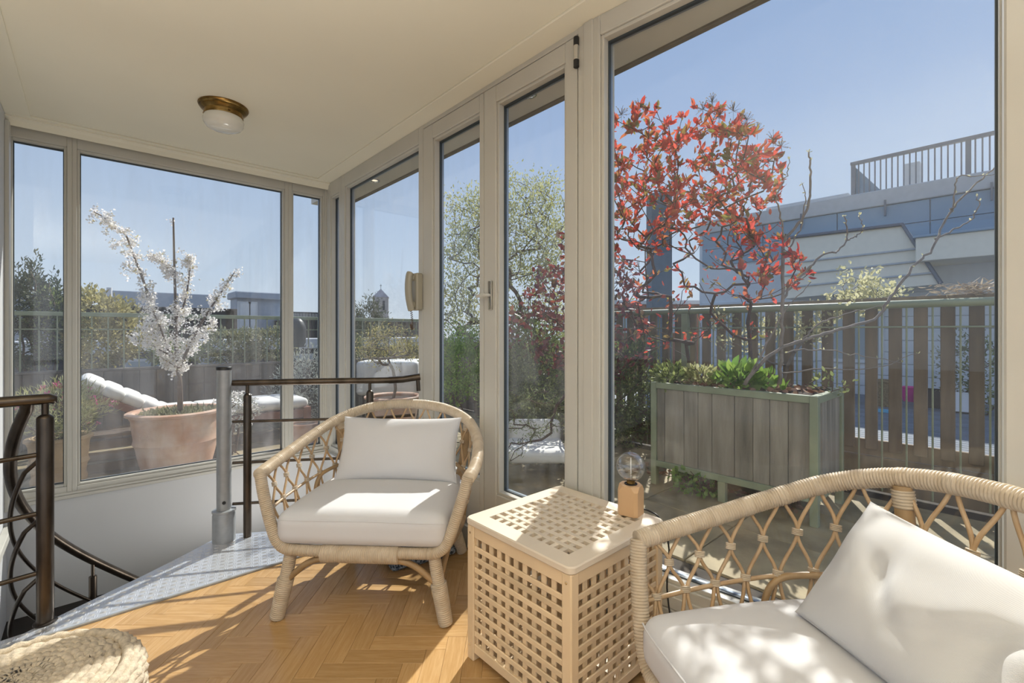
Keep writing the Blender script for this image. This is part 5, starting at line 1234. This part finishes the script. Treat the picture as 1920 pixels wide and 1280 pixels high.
# ------------------------------------------------------------------ left side of the terrace
tp_ = (.54, 4.80, 0)
bp_ = pot('terracotta_pot', 'huge terracotta pot holding the white blossom tree', tp_, .235, .315, .50, M['terra'], rim=.035, bands=(.55,))
ct = thing('blossom_tree', 'small tree covered in white blossom in the huge terracotta pot', 'tree', (.54, 4.80, .46))
rng = np.random.default_rng(5); TD = at_d(335, 770, 1); 
def T_(px, py, dd=0): return np.array(at_y(px, py, 4.78 + dd))
limbs = [([(338, 772), (335, 700), (327, 650), (330, 600), (328, 520), (326, 470), (324, 400)][:7], .021), ([(330, 690), (318, 655), (300, 625), (280, 560), (262, 490), (250, 450), (240, 430), (215, 435), (205, 420), (175, 396)][:6] + [(246, 470), (232, 440), (207, 420), (190, 405), (176, 397)], .013),
         ([(334, 695), (352, 655), (375, 610), (400, 570), (420, 540), (440, 510)], .013), ([(328, 600), (345, 570), (353, 530), (356, 500), (357, 482)], .009), ([(328, 520), (318, 508), (300, 490), (287, 477)], .006),
         ([(310, 640), (295, 600), (280, 570), (272, 545)], .007), ([(318, 665), (290, 650), (265, 628)], .006), ([(345, 665), (370, 640), (395, 600)], .007), ([(336, 690), (318, 680), (300, 668)], .006), ([(300, 620), (275, 610), (258, 645)], .005)]
limbs[0] = ([(338, 772), (337, 720), (334, 690), (330, 640), (329, 570), (327, 500), (325, 408)], .021)
limbs[1] = ([(332, 695), (318, 660), (300, 625), (285, 575), (270, 530), (255, 490), (247, 470), (235, 440), (212, 425), (195, 408), (176, 397)], .012)
bl_pts = []
zones = [((190, 200), 0)]
for li, (pts, r0) in enumerate(limbs):
    P = catmull([T_(px, py, rng.normal() * .04 + .08 * math.sin(li * 2 + i * .5) * (li > 0)) for i, (px, py) in enumerate(pts)], len(pts) * 6); n = len(P)
    mb = MB(); mb.tube(P, [r0 * (1 - .7 * i / (n - 1)) for i in range(n)], 8); mb.build('branch' if li else 'trunk', M['bark'], ct, True)
    for i in range(n):
        f = i / (n - 1)
        if li == 0 and f < .30: continue
        bl_pts.append((P[i], .8 if 0 < li else (.5 if f < .65 else .25)))
bc = []
for p, w_ in bl_pts:
    m = rng.poisson(2.7 * w_)
    for _ in range(m): bc.append(p + rng.normal(size=3) * .024)
bc = np.array(bc)
for px, py, sx_, sy_, k in ((345, 590, 18, 16, 55), (310, 600, 20, 18, 50), (370, 625, 18, 20, 60), (405, 570, 14, 16, 40), (330, 690, 10, 14, 22), (300, 640, 16, 8, 30), (275, 640, 14, 6, 22), (350, 640, 18, 14, 45), (240, 500, 10, 16, 20), (222, 455, 12, 8, 18)):
    bc = np.concatenate([bc, np.array([T_(px + rng.normal() * sx_ * .7, py + rng.normal() * sy_ * .7, rng.normal() * .09) for _ in range(int(k * .36))])])
fl_ = []
P = np.repeat(bc, 12, 0) + rng.normal(size=(len(bc) * 12, 3)) * .0135; leafobj('blossom', P, rng.normal(size=P.shape), rng.uniform(.014, .022, len(P)), LM['white'], ct, .85)
P = bc[rng.integers(0, len(bc), 160)]; leafobj('foliage', P, rng.normal(size=P.shape), .035, LM['gold'], ct, .4)
n_ = 900; a = RNG.uniform(0, 2 * PI, n_); r_ = .27 * np.sqrt(RNG.uniform(0, 1, n_)); P = np.stack([.54 + r_ * np.cos(a), 4.8 + r_ * np.sin(a), np.full(n_, .455)], 1)
uc = thing('ground_cover', 'low green plants filling the top of the huge terracotta pot', 'plant', (.54, 4.8, .455)); leafobj('foliage', P, RNG.normal(size=(n_, 3)) * .6 + np.array([0, 0, .9]), RNG.uniform(.03, .075, n_), LM['olive'], uc, .25)

pot('terracotta_pot', 'sandy yellow pot with the pink flowers at the left corner', (-.165, 4.55, 0), .115, .160, .425, M['terra2'], rim=.02, bands=(.3, .62))
bush('flower_bush', 'rounded bush with pink flower heads in the sandy yellow pot', 'flowers', (-.16, 4.58, .60), (.27, .24, .18), 2600, .05, LM['lime'], wr=.12, seed=51, basez=.40, nstem=20, upb=1.0, flowers=(LM['pink'], 46, .02))
pot('terracotta_pot', 'small terracotta pot beside the corner window', (1.545, 4.72, 0), .10, .14, .27, M['terra'], rim=.014)
pot('terracotta_pot', 'wide terracotta pot of the olive tree outside the corner window', (2.62, 4.95, 0), .22, .30, .41, M['terra'], rim=.03)
rng = np.random.default_rng(61)
ol = thing('olive_tree', 'small olive tree with pale foliage in the wide terracotta pot', 'tree', (2.62, 4.95, .37))
tips_ = tipsin([(668, 655), (690, 628), (720, 612), (770, 618), (785, 640), (775, 672), (700, 680), (670, 665)], 90, 5.42, .2, rng)
mb, ends, dirs, *_ = skeleton([np.array((2.62, 4.95, .37)), ], [np.array((2.62, 4.95, .70))] + tips_, rng, r_tip=.003, r_max=.02); mb.build('branch', M['bark2'], ol, True)
P, D = whorl(ends, dirs, 17, rng, 1, .1, .05); leafobj('foliage', P, D, rng.uniform(.025, .045, len(P)), LM['gold'], ol, .25)
wf = at_y(425, 765, 5.0); bush('flower_bush', 'white flowering plant right of the huge terracotta pot', 'flowers', (wf.x + .08, 5.05, .40), (.20, .16, .16), 700, .03, LM['silver'], seed=53, basez=.0, flowers=(LM['white'], 70, .022))

# sun lounger
ly_ = 5.62
lg_ = thing('sun_lounger', 'wooden sun lounger with a raised head, behind the blossom tree', 'sun lounger', (.8, ly_, 0))
for y in (ly_ - .33, ly_ + .30):
    mb = MB(); mb.box(.30, 1.80, y, y + .04, .22, .31, .005); mb.build('side_rail', M['teak'], lg_)
for k in range(9):
    mb = MB(); mb.box(.52 + k * .14, .62 + k * .14, ly_ - .30, ly_ + .32, .292, .315, .003); mb.build('slat', M['teak'], lg_)
for x in (.36, 1.72):
    for y in (ly_ - .325, ly_ + .30):
        mb = MB(); mb.box(x, x + .05, y, y + .035, 0, .22, .004); mb.build('leg', M['teak'], lg_)
mb = MB(); mb.box(1.72, 1.80, ly_ - .34, ly_ + .35, .02, .33, .004); mb.build('end_panel', M['teak'], lg_)
A_, B_ = Vector((.56, ly_, .305)), Vector((-.06, ly_, .67)); dd = (B_ - A_).normalized(); nn = Vector((dd.z, 0, -dd.x)) * -1
for s in (-.30, .30):
    mb = MB(); mb.obox((A_ + B_) / 2 + Vector((0, s, -.02)), ((B_ - A_).length / 2, .02, .03), (dd, Vector((0, 1, 0)), dd.cross(Vector((0, 1, 0)))), .004); mb.build('back_frame', M['teak'], lg_)
for s in (-.22, .22):
    mb = MB(); mb.tube([A_.lerp(B_, .6) + Vector((0, s, -.03)), (.40, ly_ + s, .22)], .012, 8); clean(mb.build('prop', M['black'], lg_))
lm_ = thing('lounger_mattress', 'tufted white mattress on the wooden sun lounger', 'cushion', (.8, ly_, .285))
def seg(c, ln, ax, n, name='pad'):
    for k in range(n):
        mb_ = roundbox(ln / n * 1.16, .62, .11, .05, 5, crown=.006); place(mb_, c + ax * (ln * ((k + .5) / n - .5)), ax, Vector((0, 1, 0)), ax.cross(Vector((0, 1, 0)))); weld(mb_.build(name, M['cushw'], lm_))
nb = dd.cross(Vector((0, 1, 0))); seg((A_ + B_) / 2 + (nb if nb.z > 0 else -nb) * .055, (B_ - A_).length + .06, -dd, 5); seg(Vector((1.16, ly_, .368)), 1.22, Vector((1, 0, 0)), 5)

# slatted low bench in front of it
sb = thing('slatted_bench', 'low dark slatted bench between the two big pots at the left', 'bench', (.3, 5.1, 0))
for k in range(5):
    mb = MB(); mb.box(-.12, 1.0, 4.98 + k * .075, 5.04 + k * .075, .30, .325, .003); mb.build('slat', M['greywood'], sb)
for k in range(3):
    mb = MB(); mb.box(-.12, 1.0, 4.96, 4.98, .03 + k * .092, .10 + k * .092, .003); mb.build('front_slat', M['greywood'], sb)
for x in (-.10, .40, .94):
    mb = MB(); mb.box(x, x + .05, 4.985, 5.33, .0, .30, .003); mb.build('leg', M['greywood'], sb)

# covered furniture
cv = thing('covered_table', 'white tarpaulin cover over garden furniture beyond the corner window', 'cover', at_d(735, 760, 6.4))
c = at_d(737, 700, 6.5); u = Vector((CY_, -SY_, 0)); v = Vector((SY_, CY_, 0))
mb = roundbox(.82, .7, .46, .05, 6); place(mb, Vector((c.x, c.y, .53)), u, v, Z3); weld(mb.build('cover', M['tarp'], cv))
for s in (-1, 1):
    for r_ in (-1, 1):
        mb = MB(); mb.tube([Vector((c.x, c.y, .32)) + u * (.32 * s) + v * (.28 * r_), Vector((c.x, c.y, 0)) + u * (.32 * s) + v * (.28 * r_)], .02, 8); clean(mb.build('leg', M['greywood'], cv))
mb = MB(); mb.tube([Vector((c.x, c.y, .745)) - u * .12 - v * .28, Vector((c.x, c.y, .752)) - u * .0 - v * .1, Vector((c.x, c.y, .75)) + u * .12 + v * .22], .012, 6); clean(mb.build('fold', M['tarp'], cv))
kb = thing('kettle_barbecue', 'kettle barbecue under a dark cover by the back railing', 'barbecue', at_y(560, 600, 6.35))
c = at_y(556, 616, 6.35)
mb = MB(); mb.lathe([(0, .16), (.05, .15), (.085, .11), (.11, .04), (.115, -.0), (.11, -.22)], (c.x, c.y, c.z - .02), 24, cap=False); mb.build('cover', M['black'], kb, True)
for k in range(3):
    a = k * 2.09; mb = MB(); mb.tube([(c.x + .08 * math.cos(a), c.y + .08 * math.sin(a), c.z - .25), (c.x + .2 * math.cos(a), c.y + .2 * math.sin(a), .0)], .012, 6); clean(mb.build('leg', M['black'], kb))

# bushes in the back trough
def tb(px, py, rx, rz, lab, mt, n, L_, seed, wr=.4, d=.42, clump=0, shell=.55):
    c = at_y(px, py, FY + d); bush('trough_bush', lab, 'shrub', (c.x, c.y, c.z), (rx, .34, rz), n, L_, LM[mt], wr=wr, seed=seed, basez=.68, clump=clump, shell=shell)
tb(55, 600, .38, .52, 'dark spiky conifer at the far left of the back railing', 'dark', 5200, .05, 71, .24)
tb(42, 575, .09, .34, 'upright conifer shoot at the very left edge of the back railing', 'dark', 700, .045, 81, .3)
tb(66, 562, .09, .40, 'tallest upright conifer shoot left of the first window mullion', 'dark', 800, .045, 82, .3)
tb(102, 572, .08, .34, 'thin conifer shoot touching the first window mullion', 'dark', 600, .045, 83, .3)
tb(100, 610, .26, .34, 'dark green bush just left of the first window mullion', 'green', 2600, .04, 78, .4)
tb(190, 625, .36, .44, 'golden leaved bush left of the blossom tree', 'gold', 4200, .05, 72, .5)
tb(330, 660, .30, .14, 'low green bush behind the trunk of the blossom tree', 'green', 1300, .045, 73, .4)
tb(440, 650, .32, .22, 'greyish green bush right of the blossom tree', 'olive', 2600, .045, 74, .3)
tb(510, 645, .34, .26, 'olive green bush beside the window mullion, under the grey penthouse', 'olive', 2800, .045, 75, .35)
tb(640, 650, .30, .24, 'dusty green bush behind the corner post', 'green', 1800, .045, 79, .35)
c = at_y(577, 690, 6.0); bush('silver_bush', 'silver grey lavender like bush outside the right back window', 'shrub', (c.x, c.y, .48), (.38, .32, .40), 3400, .05, LM['silver'], wr=.22, seed=76, basez=0)
c = at_d(692, 630, 7.4); bush('cypress', 'slim dark cypress left of the church tower', 'shrub', (c.x, c.y, 1.12), (.30, .30, .55), 5200, .05, LM['dark'], wr=.25, seed=77, basez=0, clump=.2)
c = at_d(765, 640, 7.0); bush('cypress', 'yellowish bush below the hanging telephone cord', 'shrub', (c.x, c.y, .66), (.34, .34, .36), 2200, .05, LM['gold'], wr=.35, seed=80, basez=0)

# ------------------------------------------------------------------ far buildings
M['farwood'] = pmat('brown_screen', (.20, .16, .12), .8, var=.3, scale=3); M['fargrey'] = pmat('zinc_grey', (.42, .45, .50), .6, var=.1); M['farwhite'] = pmat('white_fascia', (.66, .66, .66), .7)
M['fardark'] = pmat('dark_opening', (.06, .06, .07), .6); M['brick'] = pmat('orange_brick', (.42, .20, .12), .85, var=.3, scale=25)
sb_ = thing('roof_screen', 'long dark slatted timber screen on the roof behind the back railing', 'screen', at_y(330, 610, 10))
a, b = at_y(222, 577, 10), at_y(440, 577, 10.0); nsl = 46
for k in range(nsl):
    x = a.x - .5 + (b.x - .05 - a.x + .5) * k / nsl; z = at_y(330, 579, 10).z + .03 * (k % 2)
    mb = MB(); mb.box(x, x + .14, 10, 10.03, .9, z, .004); mb.build('slat', M['farwood'], sb_)
mb = MB(); mb.box(a.x - .6, b.x + .02, 10.03, 10.1, .8, at_y(330, 590, 10).z); mb.build('backing', M['fardark'], sb_)
lw_ = thing('low_building', 'long low building with a white roof edge beyond the back fence', 'building', (3, 9.6, -3))
mb = MB(); mb.box(-6, 9, 9.5, 9.95, -9, .82); mb.build('wall', M['fardark'], lw_)
mb = MB(); mb.box(-6, 9, 9.4, 9.98, .82, 1.02, .01); mb.build('roof_edge', M['farwhite'], lw_)
for px in (265, 310, 400, 565):
    c = at_y(px, 670, 9.5); mb = MB(); mb.box(c.x - .22, c.x + .22, 9.46, 9.52, .05, .72, .01); f = mb.build('window', M['farwhite'], lw_); mb = MB(); mb.box(c.x - .19, c.x + .19, 9.45, 9.465, .09, .68); mb.build('glass', M['sky_glass'], f)
gp = thing('grey_penthouse', 'grey rooftop penthouse with tall glass doors, right of the blossom tree', 'building', at_y(480, 620, 13))
a, b = at_y(444, 550, 13), at_y(527, 556, 13); zt = a.z
mb = MB(); mb.box(a.x, b.x, 13, 13.7, -9, zt - .12); mb.build('wall', M['fargrey'], gp)
mb = MB(); mb.box(a.x - .06, b.x + .1, 12.85, 13.8, zt - .12, zt + .05, .02); mb.build('roof', M['fargrey'], gp)
for p0, p1 in ((449, 466), (468, 478)):
    x0, x1 = at_y(p0, 600, 13).x, at_y(p1, 600, 13).x
    mb = MB(); mb.box(x0 - .05, x1 + .05, 12.94, 13.02, .7, zt - .19, .01); f = mb.build('door', M['farwhite'], gp); mb = MB(); mb.box(x0, x1, 12.92, 12.945, .75, zt - .24); mb.build('glass', M['tarp'], f)
gf = thing('grey_roof_building', 'wide grey flat roofed building at the left of the blossom tree', 'building', at_y(290, 560, 20))
a, b = at_y(196, 544, 20), at_y(282, 549, 20)
mb = MB(); mb.box(a.x, b.x + 1.8, 20, 21, -9, a.z - .5); mb.build('wall', M['farwhite'], gf)
mb = MB(); mb.box(a.x - .1, b.x + 2, 19.8, 21, a.z - .62, a.z, .02); mb.build('roof_edge', M['fargrey'], gf)
mb = MB(); mb.box(a.x - 4, a.x - .3, 21, 22, -9, at_y(170, 556, 21).z); mb.build('side_wing', M['fargrey'], gf)
c = at_y(205, 545, 19.5); mb = MB(); mb.tube([(c.x, 19.5, .5), (c.x, 19.5, c.z + .1)], .07, 8); clean(mb.build('flue', M['farwhite'], gf))
br = thing('far_balcony_railing', 'fine black railing of a distant roof beside the corner post', 'railing', at_y(580, 590, 12))
a, b = at_y(540, 584, 12), at_y(660, 584, 12)
mb = MB(); mb.box(a.x, b.x, 12, 12.03, a.z - .03, a.z); mb.build('top_rail', M['black'], br)
n_ = 44
for k in range(n_):
    x = a.x + (b.x - a.x) * k / n_; mb = MB(); mb.box(x, x + .025, 12, 12.02, -9.0 if k % 11 == 0 else .9, a.z - .03); mb.build('baluster', M['black'], br)
dk = thing('dark_roof_block', 'dark brown roof block beyond the corner of the terrace', 'building', at_y(600, 610, 12.3))
mb = MB(); mb.box(at_y(530, 600, 12.3).x, at_y(800, 600, 12.3).x, 12.3, 14, -9, at_y(600, 601, 12.3).z); mb.build('wall', M['farwood'], dk)
mb = MB(); mb.box(at_y(530, 600, 12.2).x, at_y(800, 600, 12.2).x, 12.2, 14.1, at_y(600, 601, 12.3).z, at_y(600, 598, 12.3).z); mb.build('roof_edge', M['fargrey'], dk)
tw = thing('church_tower', 'square church tower with pointed roof and cross on the horizon', 'tower', at_d(714, 640, 90))
u = Vector((CY_, -SY_, 0)); v = Vector((SY_, CY_, 0)); u2 = (u + v * .25).normalized(); v2 = Vector((-u2.y, u2.x, 0))
c = at_d(714, 558, 90); hw = 14 / FPX * 90
M['towerstone'] = pmat('tower_brick', (.52, .47, .44), .9, var=.2)  # distance haze put into the pale brick colour
mb = MB(); mb.obox((c.x, c.y, (c.z - 9) / 2), (hw, hw, (c.z + 9) / 2), (u2, v2, Z3)); mb.build('shaft', M['towerstone'], tw)
ap_ = at_d(714, 541, 90); e0 = c.z
cs = [Vector((c.x, c.y, e0)) + u2 * (a * hw * 1.06) + v2 * (b * hw * 1.06) for a, b in ((-1, -1), (1, -1), (1, 1), (-1, 1))]
mb = MB(); mb.add(cs + [Vector((c.x, c.y, ap_.z))], [(0, 1, 4), (1, 2, 4), (2, 3, 4), (3, 0, 4), (3, 2, 1, 0)]); mb.build('roof', pmat('tower_roof', (.42, .36, .36), .8), tw)  # roof colour also paled for distance haze
for s in (-.4, .4):
    mb = MB(); mb.obox(Vector((c.x, c.y, e0 - 1.6)) + u2 * hw * s - v2 * hw, (hw * .14, .08, .9), (u2, v2, Z3)); mb.build('belfry_opening', M['fardark'], tw)
mb = MB(); mb.tube([(c.x, c.y, ap_.z - .2), (c.x, c.y, ap_.z + .9)], .05, 6); mb.tube([Vector((c.x, c.y, ap_.z + .6)) - u2 * .22, Vector((c.x, c.y, ap_.z + .6)) + u2 * .22], .04, 6); mb.build('cross', M['black'], tw)
hb = thing('brick_house', 'orange brick house with white windows behind the red shrub', 'building', at_d(1240, 600, 12))
c = at_d(1215, 600, 12)
mb = MB(); mb.obox((c.x, c.y, -3.7), (1.3, .5, 5.55), (u, v, Z3)); mb.build('wall', M['brick'], hb)
mb = MB(); mb.obox((c.x, c.y, 1.88), (1.35, .55, .05), (u, v, Z3), .01); mb.build('roof_edge', M['farwhite'], hb)
for s in (-.8, -.1, .6):
    q = Vector((c.x, c.y, 1.42)) + u * s - v * .5; mb = MB(); mb.obox(q, (.24, .03, .30), (u, v, Z3), .01); f = mb.build('window', M['farwhite'], hb); mb = MB(); mb.obox(q - v * .03, (.19, .012, .25), (u, v, Z3)); mb.build('glass', M['sky_glass'], f)
